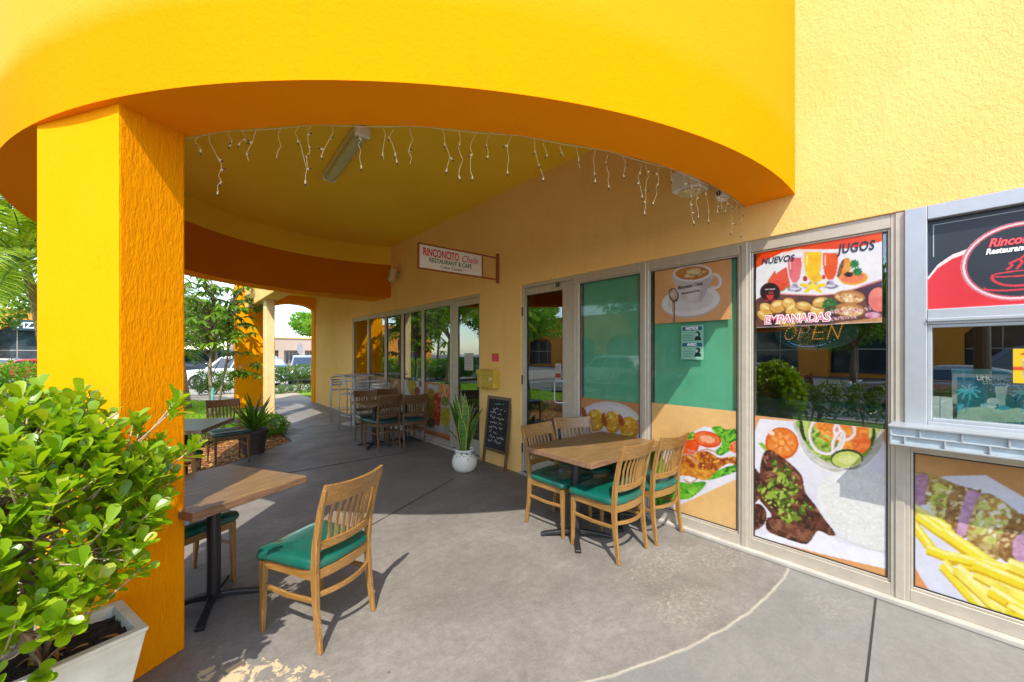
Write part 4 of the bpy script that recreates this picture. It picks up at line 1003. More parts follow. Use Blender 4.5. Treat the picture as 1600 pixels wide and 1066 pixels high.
# --- sandwich and fries
a = Art(-.372, .64, .128, .985, .0042, (205, 152, 92), T)
a.fill(np.ones_like(a.X, bool), (206, 150, 88), (222, 168, 104), sc=2.5, lo=.2, hi=.8)
a.poly([(700, 600), (800, 380), (920, 350), (1095, 348), (1262, 445), (1700, 700), (1700, 1500), (1262, 1160), (990, 965), (850, 862), (765, 740), (740, 740)], (236, 236, 246), (224, 224, 238), sc=4)
a.poly([(740, 715), (770, 735), (850, 864), (740, 840)], (226, 156, 92))
def slab_(P, c, c2, n=40, cols=None, r=12): a.poly(P, c, c2, smooth=True, sc=50); a.scatter(P, n, r, cols or [c, c2, (230, 206, 150), (150, 108, 60)], 5, .5)
slab_([(775, 345), (840, 340), (960, 385), (1010, 420), (940, 560), (880, 540), (850, 480), (765, 470)], (196, 166, 96), (150, 116, 62), 120)
a.poly([(780, 355), (835, 350), (832, 420), (815, 480), (772, 462)], (206, 160, 186), (180, 126, 160), sc=60, smooth=True)
a.scatter([(835, 400), (960, 390), (930, 560), (850, 500)], 60, 18, [(228, 222, 120), (206, 212, 90), (238, 232, 190), (150, 170, 70)], 6, .6)
slab_([(940, 410), (1050, 410), (1075, 430), (1010, 620), (920, 580)], (176, 136, 78), (134, 96, 52), 110)
a.poly([(1010, 425), (1060, 425), (1070, 450), (1000, 612), (965, 600)], (216, 172, 202), (190, 140, 176), sc=60, smooth=True)
slab_([(1075, 430), (1210, 490), (1240, 540), (1190, 680), (1120, 720), (1010, 640)], (206, 184, 116), (166, 132, 72), 140)
a.scatter([(1080, 450), (1200, 500), (1180, 640), (1040, 620)], 80, 20, [(226, 224, 130), (196, 206, 100), (240, 236, 206), (206, 150, 70)], 7, .5)
slab_([(1190, 560), (1262, 520), (1420, 640), (1400, 800), (1262, 760), (1150, 700)], (176, 132, 72), (136, 96, 50), 160)
a.poly([(1215, 640), (1270, 600), (1330, 660), (1300, 740), (1225, 720)], (220, 176, 202), (190, 140, 172), sc=60, smooth=True)
g = random.Random(6)
fr = [(760, 480, 925, 580, 42), (790, 520, 1030, 690, 46), (762, 545, 850, 660, 44), (835, 668, 1050, 752, 44), (905, 592, 1205, 795, 54), (930, 700, 1200, 760, 44), (905, 735, 1085, 935, 58), (965, 755, 1190, 965, 62), (1050, 765, 1290, 900, 70), (1040, 735, 1300, 840, 56), (1190, 735, 1400, 820, 60), (1110, 850, 1300, 960, 60), (1190, 930, 1400, 1040, 66), (1290, 860, 1500, 980, 70), (1300, 1000, 1500, 1150, 60), (1350, 780, 1600, 960, 64)]
for i, (x1, y1, x2, y2, w) in enumerate(fr):
    c = g.choice([(248, 232, 60), (244, 222, 40), (250, 240, 110)])
    a.stroke([(x1 + 3, y1 + 8), (x2 + 3, y2 + 8)], w, (222, 176, 20)); a.stroke([(x1, y1), (x2, y2)], w * .86, c, (240, 214, 40), sc=20, lo=.3, hi=.9); a.stroke([(x1 + 4, y1 - w * .18), (x2 - 4, y2 - w * .18)], w * .3, (253, 246, 170), (250, 240, 120), sc=30)
a.scatter([(1180, 900), (1300, 960), (1260, 1040), (1150, 960)], 8, 8, [(232, 150, 40)], 9)
a.build('food_poster', XP, label='printed sandwich and yellow fries below the metal serving ledge', cat='poster', group=PG)

# --- chicken with salad
T = Z(1000, 620, 4.844); a = Art(-2.14, -1.348, .128, 1.118, .0048, (238, 190, 122), T)
a.fill(np.ones_like(a.X, bool), (232, 180, 112), (243, 200, 132), sc=2.5, lo=.2, hi=.8)
a.poly([(330, 300), (480, 226), (545, 240), (780, 320), (780, 600), (215, 860), (-60, 900), (-60, 500)], (240, 238, 244), (228, 226, 238), sc=4)
def lettuce(P, seed=3): a.poly(P, (70, 160, 40), (130, 200, 60), smooth=True, sc=24, seed=seed); a.scatter(P, 90, 22, [(96, 186, 40), (150, 216, 70), (60, 140, 34), (40, 110, 30)], seed, .35)
lettuce([(535, 245), (600, 225), (640, 250), (745, 250), (780, 330), (740, 380), (660, 420), (600, 450), (560, 420), (610, 350)], 4)
lettuce([(320, 300), (400, 270), (400, 330), (330, 380), (300, 360)], 5); lettuce([(60, 430), (140, 430), (270, 640), (490, 650), (380, 770), (270, 785), (120, 830), (50, 800)], 6)
lettuce([(495, 620), (560, 570), (660, 530), (745, 515), (740, 560), (640, 600), (520, 636)], 7)
a.ell(500, 325, 108, 62, (214, 70, 24), rot=12); a.ell(498, 322, 98, 52, (246, 120, 60), (236, 90, 40), sc=30, rot=12); a.ell(500, 325, 60, 28, (250, 190, 150), (240, 150, 110), sc=60, rot=14)
a.ell(358, 392, 84, 60, (222, 66, 20), rot=-25); a.ell(360, 388, 72, 46, (244, 100, 36), (232, 80, 24), sc=40, rot=-25)
a.ell(715, 385, 48, 45, (236, 96, 44), (246, 160, 110), sc=40)
chk = [(200, 500), (268, 470), (330, 440), (400, 430), (500, 415), (590, 465), (690, 455), (740, 480), (730, 520), (660, 510), (580, 560), (500, 632), (430, 625), (330, 600), (230, 600)]
a.poly(chk, (206, 120, 34), (140, 66, 24), smooth=True, sc=22, seed=9); a.scatter(chk, 200, 24, [(226, 148, 50), (240, 176, 70), (176, 92, 30), (120, 56, 26), (150, 60, 40)], 11, .35)
a.poly([(280, 520), (480, 560), (560, 560), (500, 628), (420, 615), (300, 590)], (236, 170, 60), (200, 120, 40), smooth=True, sc=34)
for P in ([(350, 410), (420, 420), (500, 400), (560, 420)], [(290, 470), (330, 440), (400, 440)], [(370, 455), (430, 510)], [(320, 630), (370, 660), (420, 630)]): a.stroke(P, 12, (226, 176, 150)); a.stroke(P, 4, (170, 96, 110))
a.build('food_poster', XP, label='printed chicken with tomato and lettuce behind the sunny table', cat='poster', group=PG)

# --- croquettes
T = Z(800, 600, 3.553); a = Art(-3.04, -2.262, .128, 1.095, .0055, (206, 142, 88), T)
a.fill(np.ones_like(a.X, bool), (200, 136, 82), (216, 152, 98), sc=2.5, lo=.2, hi=.8)
a.ell(520, 330, 235, 232, (214, 210, 210)); a.ell(520, 336, 222, 220, (228, 224, 226), (214, 210, 214), sc=6)
for x, y, rx, ry in ((455, 205, 52, 62), (550, 215, 45, 62), (645, 245, 55, 62), (480, 320, 60, 50), (590, 330, 60, 50)):
    a.ell(x, y, rx, ry, (206, 140, 30), rot=-10); a.ell(x - 3, y - 4, rx * .86, ry * .84, (240, 190, 60), (214, 150, 40), sc=40, rot=-10); a.scatter([(x - rx, y - ry), (x + rx, y - ry), (x + rx, y + ry), (x - rx, y + ry)], 14, 8, [(250, 224, 120), (186, 110, 30)], 5)
for x, y in ((392, 165), (598, 205), (505, 205)): a.ell(x, y, 14, 36, (150, 66, 34), (190, 100, 50), sc=60, rot=-15)
a.poly([(380, 380), (520, 400), (700, 380), (700, 480), (400, 500)], (96, 160, 50), (60, 120, 40), smooth=True, sc=30)
a.build('food_poster', XP, label='printed white plate of yellow croquettes beside the numbered door', cat='poster', group=PG)

# --- window group on the left: five lower posters
T = Z(580, 560, 7.614)
LBL = ['printed fruit and chillies poster nearest the snake plant', 'printed white poster with yellow and purple fruit behind the dark chairs', 'plain brown poster with pale shapes behind the chairs, middle of five', 'pale pink patterned poster behind the bar stools', 'pale low poster on the farthest window']
for i in range(5):
    y0, y1 = ys[i] + (.008 if i == 0 else .05), ys[i + 1] - .05
    a = Art(-y1, -y0, .128, 1.07, .008, [(196, 130, 80), (214, 206, 196), (176, 124, 74), (206, 168, 134), (206, 186, 156)][i], T)
    if i == 0:
        a.poly([(660, 310), (935, 330), (940, 925), (650, 850)], (200, 192, 190), (176, 166, 160), sc=6)
        a.poly([(650, 858), (940, 928), (940, 990), (650, 915)], (206, 120, 50))
        a.poly([(660, 400), (710, 365), (745, 430), (740, 700), (690, 720), (655, 640)], (180, 150, 40), (120, 90, 30), smooth=True, sc=24)
        a.poly([(740, 430), (790, 410), (830, 380), (810, 560), (800, 790), (740, 770), (735, 600)], (200, 60, 30), (150, 40, 30), smooth=True, sc=24)
        a.scatter([(740, 430), (820, 400), (800, 790), (740, 770)], 80, 14, [(226, 90, 50), (150, 30, 24), (240, 140, 70)], 3, .4)
        a.poly([(800, 320), (930, 320), (930, 480), (820, 470)], (210, 110, 40), (230, 160, 80), smooth=True, sc=30)
        a.ell(863, 512, 44, 58, (110, 130, 30), (150, 160, 60), sc=40); a.stroke([(820, 560), (870, 590), (935, 570)], 12, (226, 216, 216))
        a.ell(872, 700, 56, 118, (200, 190, 40), (170, 150, 30), sc=24); a.ell(700, 770, 50, 60, (110, 86, 70), (70, 50, 50), sc=30)
        for s in (-1, 1): a.stroke([(850 + 30 * s, 470), (870 - 30 * s, 300)], 9, (236, 206, 180))
    elif i == 1:
        a.poly([(410, 300), (440, 245), (500, 250), (530, 330), (520, 430), (450, 420)], (206, 180, 40), (170, 136, 30), smooth=True, sc=20)
        a.ell(535, 390, 32, 50, (120, 40, 50), (160, 90, 110), sc=30); a.ell(570, 300, 16, 44, (110, 66, 90)); a.scatter([(420, 450), (600, 450), (600, 900), (420, 900)], 40, 26, [(196, 120, 50), (96, 140, 50), (220, 196, 120)], 4)
    else:
        g = random.Random(i)
        for q in range(16): a.fill(a.inside([T(*p) for p in []] or [(0, 0), (1, 0), (0, 1)]) & False, (0, 0, 0))
        m = vnoise(a.X, a.Z, 7, i) > .58; a.fill(m, [(0,) * 3, (0,) * 3, (216, 200, 190), (226, 200, 180), (196, 150, 110)][i], a=.7)
        m = vnoise(a.X, a.Z, 9, i + 30) > .66; a.fill(m, [(0,) * 3, (0,) * 3, (120, 86, 60), (150, 84, 70), (110, 120, 60)][i], a=.6)
    a.build('food_poster', XP, label=LBL[i], cat='poster', group=PG)

# --- coffee cup
T = Z(800, 380, 4.1); a = Art(-2.094, -1.396, 1.884, 2.42, .0045, (226, 164, 104), T)
a.fill(np.ones_like(a.X, bool), (218, 150, 92), (234, 178, 120), sc=2.2, lo=.2, hi=.8)
a.ell(1140, 378, 192, 100, (196, 180, 170), rot=-8); a.ell(1140, 370, 188, 96, (232, 226, 222), rot=-8); a.ell(1140, 368, 150, 68, (214, 206, 202), (226, 220, 218), sc=8, rot=-8)
a.arc(1290, 242, 38, 42, 18, (224, 214, 210), -130, 130, -15); a.arc(1290, 242, 44, 48, 5, (246, 242, 240), -110, 120, -15)
a.poly([(1030, 195), (1046, 270), (1075, 350), (1100, 378), (1150, 386), (1200, 374), (1225, 345), (1255, 270), (1274, 190)], (224, 214, 212), (206, 194, 192), smooth=True, sc=6)
a.poly([(1210, 250), (1268, 215), (1250, 290), (1220, 350), (1195, 375)], (196, 182, 180), smooth=True)
a.ell(1150, 190, 124, 54, (242, 238, 236), rot=-4); a.ell(1150, 190, 110, 44, (176, 108, 44), (206, 140, 66), sc=16, rot=-4)
for dx, dy, rx, ry in ((10, -14, 50, 12), (20, 2, 70, 9), (5, 16, 58, 8), (40, -8, 22, 16)): a.ell(1150 + dx, 190 + dy, rx, ry, (240, 220, 180), (226, 196, 140), sc=60, rot=-10)
a.stroke([(1130, 200), (1180, 205), (1215, 180), (1200, 160)], 6, (150, 84, 34))
a.ell(1030, 332, 32, 46, (92, 68, 54), rot=-15); a.ell(1028, 328, 24, 36, (216, 200, 180), (110, 84, 66), sc=30, rot=-15)
a.stroke([(1030, 375), (1030, 440), (1033, 520)], 15, (134, 100, 78)); a.stroke([(1027, 380), (1027, 440), (1029, 520)], 5, (210, 186, 164))
cp = a.build('coffee_poster', 3.566, label='square orange poster of a coffee cup on its saucer', cat='poster')
text('Rinconcito Chele', .052, 'ink', cp, .235, .30, -.003, sx=.62, shear=.25, rot=R(-4)); text('Restaurant & Cafe', .028, 'ink', cp, .27, .252, -.003, sx=.8, rot=R(-4))

# --- juices and pastries
T = Z(1160, 340, 4.846); a = Art(-1.208, -.462, 1.803, 2.408, .0036, (240, 240, 243), T)
TL, TR_, BR_, BL_ = (100, 255), (1054, 85), (1056, 796), (102, 838)
a.poly([(60, 240), (1100, 60), (1100, 170), (1000, 190), (880, 222), (740, 236), (600, 240), (420, 238), (300, 262), (200, 310), (130, 365), (60, 400)], (236, 70, 20), (244, 90, 26), sc=6)
a.poly([(300, 262), (420, 240), (600, 238), (600, 256), (430, 256), (300, 280)], (250, 226, 216))
a.stroke([(60, 262), (1100, 84)], 5, (250, 200, 190))
a.poly([(60, 640), (140, 598), (280, 572), (400, 582), (560, 588), (700, 578), (860, 530), (960, 492), (1100, 450), (1100, 900), (60, 900)], (120, 76, 62), (84, 50, 54), sc=9, seed=3)
a.poly([(900, 540), (1100, 460), (1100, 760), (960, 720)], (96, 60, 84), (70, 44, 66), sc=12)
a.stroke([(230, 574), (400, 582), (560, 588), (700, 578), (860, 534), (1056, 470)], 9, (232, 150, 150)); a.stroke([(230, 566), (400, 573), (560, 578), (700, 568), (860, 524), (1056, 460)], 5, (250, 240, 240))
for P in ([(255, 420), (330, 372), (352, 480), (362, 530), (250, 545)], [(185, 480), (240, 400), (262, 470), (350, 520), (300, 560), (200, 545)]):
    a.poly(P, (90, 150, 60)); Q = [(x * .94 + 18, y * .96 + 14) for x, y in P]; a.poly(Q, (232, 66, 44), (240, 96, 70), sc=40); a.scatter(Q, 16, 4, [(60, 24, 20)], 3, .6)
def goblet(x, y0, w, h, c, c2):
    a.poly([(x - w, y0), (x + w, y0), (x + w * 1.05, y0 + h * .35), (x + w * .8, y0 + h * .8), (x + w * .35, y0 + h), (x - w * .35, y0 + h), (x - w * .8, y0 + h * .8), (x - w * 1.05, y0 + h * .35)], (236, 226, 232))
    a.poly([(x - w * .86, y0 + 10), (x + w * .86, y0 + 10), (x + w * .9, y0 + h * .35), (x + w * .66, y0 + h * .78), (x + w * .28, y0 + h * .95), (x - w * .28, y0 + h * .95), (x - w * .66, y0 + h * .78), (x - w * .9, y0 + h * .35)], c, c2, sc=12)
    a.stroke([(x - w * .55, y0 + 24), (x - w * .6, y0 + h * .45)], 9, (255, 236, 226), a=.7)
    a.ell(x, y0 + h + 14, w * .45, 16, (120, 100, 130), (190, 180, 200), sc=60); a.ell(x, y0 + h + 40, w * .95, 20, (96, 80, 112), (206, 200, 216), sc=50); a.ell(x, y0 + h + 36, w * .6, 9, (226, 222, 236))
goblet(392, 292, 58, 210, (238, 120, 126), (226, 90, 100)); goblet(528, 248, 76, 236, (252, 216, 30), (250, 190, 20)); goblet(662, 256, 66, 224, (246, 110, 20), (236, 86, 16))
for i in range(5):
    q = i * 1.257 - 1.57; a.stroke([(530, 522), (530 + 92 * math.cos(q), 522 + 44 * math.sin(q))], 26, (250, 212, 40))
a.ell(530, 524, 44, 24, (250, 222, 70)); a.ell(470, 462, 18, 22, (190, 40, 40)); a.ell(612, 450, 14, 18, (206, 60, 40)); a.ell(560, 455, 40, 34, (250, 204, 40), (240, 180, 30), sc=40)
a.ell(768, 390, 46, 92, (240, 170, 60), (232, 140, 50), sc=20, rot=18); a.ell(740, 385, 16, 74, (70, 50, 44), (180, 110, 60), sc=60, rot=18); a.ell(840, 458, 108, 52, (236, 170, 40), rot=-5); a.ell(832, 452, 92, 42, (244, 136, 90), (236, 116, 70), sc=30, rot=-5); a.ell(800, 430, 34, 20, (66, 44, 40), (30, 20, 20), sc=60)
for cx, cy in ((845, 350), (868, 408)):
    for i in range(9): q = i * .7; a.ell(cx + 20 * math.cos(q), cy + 18 * math.sin(q), 19, 9, (40, 150, 60), (20, 110, 50), sc=60, rot=math.degrees(q))
a.stroke([(820, 395), (845, 350)], 5, (60, 140, 50))
E1 = ((180, 690, 62, 44, 30), (265, 672, 66, 52, -15), (345, 648, 52, 46, 10), (375, 690, 62, 40, -35), (460, 668, 66, 36, 10), (150, 740, 50, 34, 40), (430, 740, 50, 40, 0), (330, 790, 80, 34, 0), (560, 700, 60, 40, 15), (590, 640, 66, 44, -10))
for x, y, rx, ry, q in E1: a.ell(x, y + 5, rx, ry, (150, 96, 40), rot=q); a.ell(x, y, rx * .93, ry * .88, (236, 190, 96), (216, 160, 70), sc=30, rot=q); a.ell(x - rx * .15, y - ry * .3, rx * .5, ry * .3, (248, 222, 150), rot=q)
for x, y in ((808, 600), (806, 700)): a.ell(x, y, 116, 52, (190, 130, 70), rot=4); a.ell(x, y + 6, 104, 34, (240, 214, 150), (206, 150, 90), sc=50, rot=4); a.scatter([(x - 90, y - 20), (x + 90, y - 20), (x + 90, y + 30), (x - 90, y + 30)], 22, 12, [(230, 150, 120), (250, 236, 200), (190, 110, 60)], 6)
a.scatter([(600, 640), (655, 610), (710, 640), (705, 690), (640, 710), (600, 680)], 60, 14, [(30, 100, 50), (20, 76, 40), (60, 130, 60)], 7, .6)
a.ell(1030, 620, 80, 92, (232, 120, 110), (244, 150, 130), sc=20); a.ell(985, 738, 60, 22, (206, 120, 150), (230, 180, 200), sc=40); a.poly([(700, 800), (1056, 750), (1056, 800), (700, 830)], (216, 170, 120), (196, 140, 90), sc=20)
a.ell(205, 565, 78, 74, (86, 30, 36)); a.ell(205, 565, 72, 68, (44, 22, 28)); a.stroke([(168, 545), (190, 543)], 7, (206, 190, 190)); a.stroke([(198, 542), (240, 540)], 7, (206, 190, 190)); a.poly([(176, 586), (234, 584), (228, 608), (214, 620), (196, 620), (182, 608)], (205, 62, 46)); a.stroke([(160, 628), (250, 625)], 5, (205, 62, 46))
for x_ in (196, 208, 220): a.stroke([(x_, 578), (x_ + 6, 560)], 5, (214, 80, 56))
a.stroke([(100, 838), (1056, 796)], 9, (226, 226, 230))
g = random.Random(2)
for yy, xx0, xx1 in ((712, 650, 965), (765, 648, 850)):
    x = xx0
    while x < xx1:
        y = yy - (x - xx0) * .09; a.stroke([(x, y + g.uniform(-12, 0)), (x + g.uniform(4, 14), y + g.uniform(8, 16))], 9, (244, 222, 226)); a.stroke([(x, y + g.uniform(-10, 0)), (x + g.uniform(4, 14), y + g.uniform(8, 14))], 4, (176, 60, 76)); x += g.uniform(15, 24)
jp = a.build('juice_poster', 3.564, label='poster of three juice glasses above a row of pastries', cat='poster')
def px(pt, T): w = T(*pt); return w
def ltxt(s, size, mat, pr, T, p0, art, sx=1, shear=0, bold=0, rot=0, y=-.003, space=1.0):
    w = T(*p0); return text(s, size, mat, pr, w[0] - art.b[0], w[1] - art.b[2], y, sx=sx, shear=shear, bold=bold, rot=rot, space=space)
ltxt('NUEVOS', .066, 'navy', jp, T, (140, 352), a, sx=.86, shear=.12, bold=.001, rot=R(2.5)); ltxt('JUGOS', .090, 'navy', jp, T, (722, 270), a, sx=.66, shear=.12, bold=.0018, rot=R(2.5), space=1.1)
ltxt('EMPANADAS', .088, 'whiteink', jp, T, (160, 806), a, sx=.82, shear=.1, bold=.0055); ltxt('EMPANADAS', .088, 'pink', jp, T, (160, 806), a, sx=.82, shear=.1, bold=.0006, y=-.0045)

# --- logo panel of the serving hatch
T = Z(1150, 320, 3.331); a = Art(-.252, .59, 1.866, 2.415, .0030, (56, 62, 70), T)
a.fill(np.ones_like(a.X, bool), (54, 60, 68), (64, 70, 80), sc=2, lo=.2, hi=.8)
cxw, czw = .10, 2.108
W = lambda P: [p for p in P]
def lens_world(art): art_tr = art.tr; art.tr = lambda p, q: (p, q); return art_tr
lens_world(a)
c0 = (-.252, 2.09); 
a.poly([(-.252, 1.866), (-.252, 2.07), (-.21, 2.14), (-.15, 2.19), (-.08, 2.215), (.10, 2.22), (.28, 2.05), (.40, 1.866)], (246, 236, 238)); a.poly([(-.252, 1.866), (-.252, 2.052), (-.21, 2.118), (-.15, 2.165), (-.08, 2.19), (.10, 2.19), (.28, 2.03), (.385, 1.866)], (232, 58, 66), (224, 48, 58), sc=4)
a.ell(cxw, czw, .218, .218, (226, 130, 140)); a.ell(cxw, czw, .209, .209, (246, 228, 230)); a.ell(cxw, czw, .200, .200, (206, 92, 104)); a.ell(cxw, czw, .192, .192, (52, 58, 66))
a.stroke([(-.228, 2.19), (-.228, 2.385), (.56, 2.385)], .004, (226, 230, 236)); a.stroke([(-.252, 1.872), (.59, 1.872)], .003, (240, 120, 126))
RD = (232, 64, 74)
a.arc(cxw, 2.035, .098, .062, .011, RD, 180, 360); a.arc(cxw, 2.04, .098, .014, .007, RD); a.arc(cxw + .105, 2.02, .028, .024, .008, RD, -100, 110); a.arc(cxw, 1.972, .125, .022, .009, RD, 170, 370)
for dx, h in ((-.045, .055), (-.01, .085), (.03, .06)): a.stroke([(cxw + dx, 2.065), (cxw + dx + .02, 2.065 + h * .4), (cxw + dx + .012, 2.065 + h * .65), (cxw + dx + .045, 2.065 + h)], .010, RD)
lp = a.build('logo_panel', 3.568, label='black and red panel with a round coffee cup logo above the serving window', cat='sign')
text('Rinconcito', .066, 'redink', lp, cxw - a.b[0], 2.205 - a.b[2], -.003, sx=.78, shear=.3, bold=.0022, align='CENTER'); text('Restaurant & Cafe', .044, 'whiteink', lp, cxw - a.b[0], 2.165 - a.b[2], -.003, sx=.74, shear=.2, bold=.0016, align='CENTER')

# --- coconut lemonade banner behind the serving window
T = Z(1420, 480, 4.444); xw = 3.64
TT = lambda X, Y: wall_pt(1420 + X / 4.444, 480 + Y / 4.444, xw)
a = Art(TT(335, 600)[0], TT(335, 600)[0] + .50, 1.185, 1.455, .0034, (24, 112, 134), TT)
a.fill(np.ones_like(a.X, bool), (22, 104, 128), (34, 128, 146), sc=3, lo=.2, hi=.8)
a.poly([(330, 726), (400, 700), (520, 690), (650, 712), (760, 700), (900, 740), (900, 800), (330, 800)], (190, 210, 190), (170, 196, 176), sc=20)
for cx, cy, s in ((415, 590, 1), (800, 600, 1), (352, 690, .45)):
    for i in range(9):
        q = -2.9 + i * .72; a.stroke([(cx, cy), (cx + 50 * s * math.cos(q), cy + 30 * s * math.sin(q) - 12 * s), (cx + 78 * s * math.cos(q), cy + 52 * s * math.sin(q))], 13 * s, (70, 190, 214))
    a.stroke([(cx, cy), (cx + 4, cy + 60 * s), (cx - 18, cy + 125 * s)], 9 * s, (60, 160, 180))
a.poly([(600, 548), (685, 555), (675, 620), (668, 690), (625, 690), (604, 620)], (206, 226, 220), (180, 210, 206), sc=20, smooth=False); a.stroke([(660, 560), (690, 545)], 8, (220, 236, 232))
a.ell(585, 655, 42, 26, (196, 220, 214), (230, 240, 236), sc=30); a.ell(545, 682, 50, 14, (150, 206, 214)); a.ell(660, 700, 44, 16, (50, 170, 200)); a.ell(575, 690, 36, 14, (214, 230, 224)); a.stroke([(340, 720), (370, 680)], 14, (60, 190, 214))
bn = a.build('lemonade_banner', xw, label='blue coconut drink banner with pale palms inside the serving window', cat='banner')
ltxt('LIMONADA DE COCO', .040, 'whiteink', bn, TT, (470, 506), a, sx=.70, bold=.001); ltxt('COCONUT LEMONADE', .026, 'whiteink', bn, TT, (512, 534), a, sx=.80)
w = TT(330, 470)
t = thing('cardboard_box', (3.70, -TT(125, 600)[0] - .055, 1.185), 'small pale carton standing inside the serving window by its left edge', 'box'); MB().box((-.05, -.055, 0), (.05, .055, .14)).build('carton', 'paper', t, bevel=.002); MB().box((-.0505, -.004, 0), (.0505, .0, .1405)).build('tape', 'tealpaper', t)
t = thing('container', (3.78, -TT(500, 450)[0], 1.185), 'wide pale container standing behind the blue banner', 'box'); MB().box((-.05, -.16, 0), (.05, .12, .315)).build('body', 'paper', t, bevel=.005); MB().box((-.052, -.162, .29), (.052, .122, .318)).build('lid', 'tealpaper', t, bevel=.003)
a = Art(-.20 + .06, .0, 0, .16, .004, (240, 200, 30)); a.tr = lambda p, q: (p, q)
u0 = wall_pt(1583, 545)[0]; z1 = wall_pt(1583, 545)[1]
a = Art(u0, u0 + .15, z1 - .19, z1, .004, (244, 206, 40)); a.poly([(u0 + .035, z1 - .16), (u0 + .125, z1 - .16), (u0 + .125, z1 - .05), (u0 + .035, z1 - .05)], (200, 212, 226), (120, 140, 170), sc=60); a.ell(u0 + .075, z1 - .03, .05, .010, (210, 60, 40)); a.stroke([(u0, z1 - .11), (u0 + .03, z1 - .11)], .02, (226, 90, 40))
a.build('yellow_sticker', 3.569, label='yellow framed sticker on the serving window glass', cat='sticker')

# --- notice on the green window
x0, z0 = wall_pt(1063, 560); a = Art(x0, x0 + .20, z0 - .01, z0 + .295, .003, (150, 214, 186)); a.tr = lambda p, q: (p, q); g = random.Random(5)
for zt in (z0 + .25, z0 + .105):
    a.poly([(x0 + .012, zt), (x0 + .19, zt), (x0 + .19, zt + .035), (x0 + .012, zt + .035)], (20, 110, 140))
    for i in range(6): a.stroke([(x0 + .015, zt - .015 - i * .015), (x0 + g.uniform(.09, .115), zt - .015 - i * .015)], .005, (90, 150, 140))
    a.ell(x0 + .152, zt - .035, .022, .026, (20, 50, 56)); a.poly([(x0 + .12, zt - .09), (x0 + .185, zt - .09), (x0 + .175, zt - .055), (x0 + .13, zt - .055)], (20, 50, 56)); a.ell(x0 + .143, zt - .038, .013, .014, (200, 226, 214))
no = a.build('notice_sticker', 3.567, label='small blue and white mask notice below the coffee poster', cat='notice')
text('NOTICE', .034, 'whiteink', no, .10, .268, -.003, sx=.9, bold=.0008, align='CENTER'); text('AVISO', .034, 'whiteink', no, .10, .123, -.003, sx=.9, bold=.0008, align='CENTER')
# --- papers on the doors
w0 = wall_pt(724, 552); a = Art(w0[0], w0[0] + .24, 1.33, 1.60, .005, (214, 206, 206)); a.tr = lambda p, q: (p, q); g = random.Random(5)
for i in range(13): a.stroke([(w0[0] + .03, 1.575 - i * .018), (w0[0] + g.uniform(.13, .21), 1.575 - i * .018)], .004, (130, 110, 120))
a.build('door_notice', 3.571, label='white paper with printed lines taped to the door behind the snake plant', cat='notice')
w0 = wall_pt(866, 590); a = Art(w0[0], w0[0] + .09, w0[1] - .04, w0[1] + .17, .004, (206, 200, 196)); a.tr = lambda p, q: (p, q); a.poly([(w0[0], w0[1]), (w0[0] + .09, w0[1]), (w0[0] + .09, w0[1] + .05), (w0[0], w0[1] + .05)], (190, 60, 50))
for i in range(5): a.stroke([(w0[0] + .012, w0[1] + .15 - i * .018), (w0[0] + .075, w0[1] + .15 - i * .018)], .005, (110, 100, 100))
a.build('door_sticker', 3.571, label='narrow red and white sticker by the handle of the numbered door', cat='sticker')
a = Art(-3.48, -3.30, .42, .98, .005, (60, 120, 110)); a.tr = lambda p, q: (p, q); a.fill(vnoise(a.X, a.Z, 45, 3) > .52, (20, 50, 46)); a.build('patterned_panel', 3.60, label='speckled green panel standing behind the numbered door', cat='panel')
t = thing('teal_flag', (3.62, 3.60, 1.08), 'teal paper diamond hanging behind the numbered door', 'decoration', -math.pi / 2)
MB().add([(-.16, 0, .02), (-.02, 0, -.16), (.15, 0, -.02), (.02, 0, .15), (-.16, .003, .02), (-.02, .003, -.16), (.15, .003, -.02), (.02, .003, .15)], [(0, 1, 2, 3), (7, 6, 5, 4), (0, 4, 5, 1), (1, 5, 6, 2), (2, 6, 7, 3), (3, 7, 4, 0)]).build('paper', 'tealpaper', t)
# --- OPEN sign with little lamps
T = Z(1160, 340, 4.846); TT = lambda X, Y: wall_pt(1160 + X / 4.846, 340 + Y / 4.846, 3.63)
c = TT(545, 870); t = thing('open_sign', (3.63, -c[0], c[1]), 'oval dotted light sign reading OPEN behind the glass below the juice poster', 'sign', -math.pi / 2)
k = N('dark_sign_plate'); k.bsdf((.02, .05, .05), .3); M['plate'] = k.m
b = MB(); q = [(.25 * math.cos(x), .13 * math.sin(x)) for x in np.linspace(0, 2 * math.pi, 40, endpoint=False)]
vs = [(x, 0, z) for x, z in q] + [(x, .01, z) for x, z in q]; b.add(vs, [tuple(range(40)), tuple(range(40, 80))[::-1]] + [(i, (i + 1) % 40, (i + 1) % 40 + 40, i + 40) for i in range(40)]); b.build('plate', 'plate', t)
b = MB(); b.tube([(x, 0, z) for x, z in q] + [(q[0][0], 0, q[0][1])], .006, 6); b.build('rim', 'plate', t)
k = N('led_orange'); e = k.n('ShaderNodeEmission', {'Color': (1, .30, .03, 1), 'Strength': .55}); k.t.links.new(e.outputs[0], k.out.inputs[0]); M['ledo'] = k.m
k = N('led_blue'); e = k.n('ShaderNodeEmission', {'Color': (.1, .4, 1, 1), 'Strength': .35}); k.t.links.new(e.outputs[0], k.out.inputs[0]); M['ledb'] = k.m
k = N('led_pink'); e = k.n('ShaderNodeEmission', {'Color': (1, .35, .3, 1), 'Strength': .3}); k.t.links.new(e.outputs[0], k.out.inputs[0]); M['ledp'] = k.m
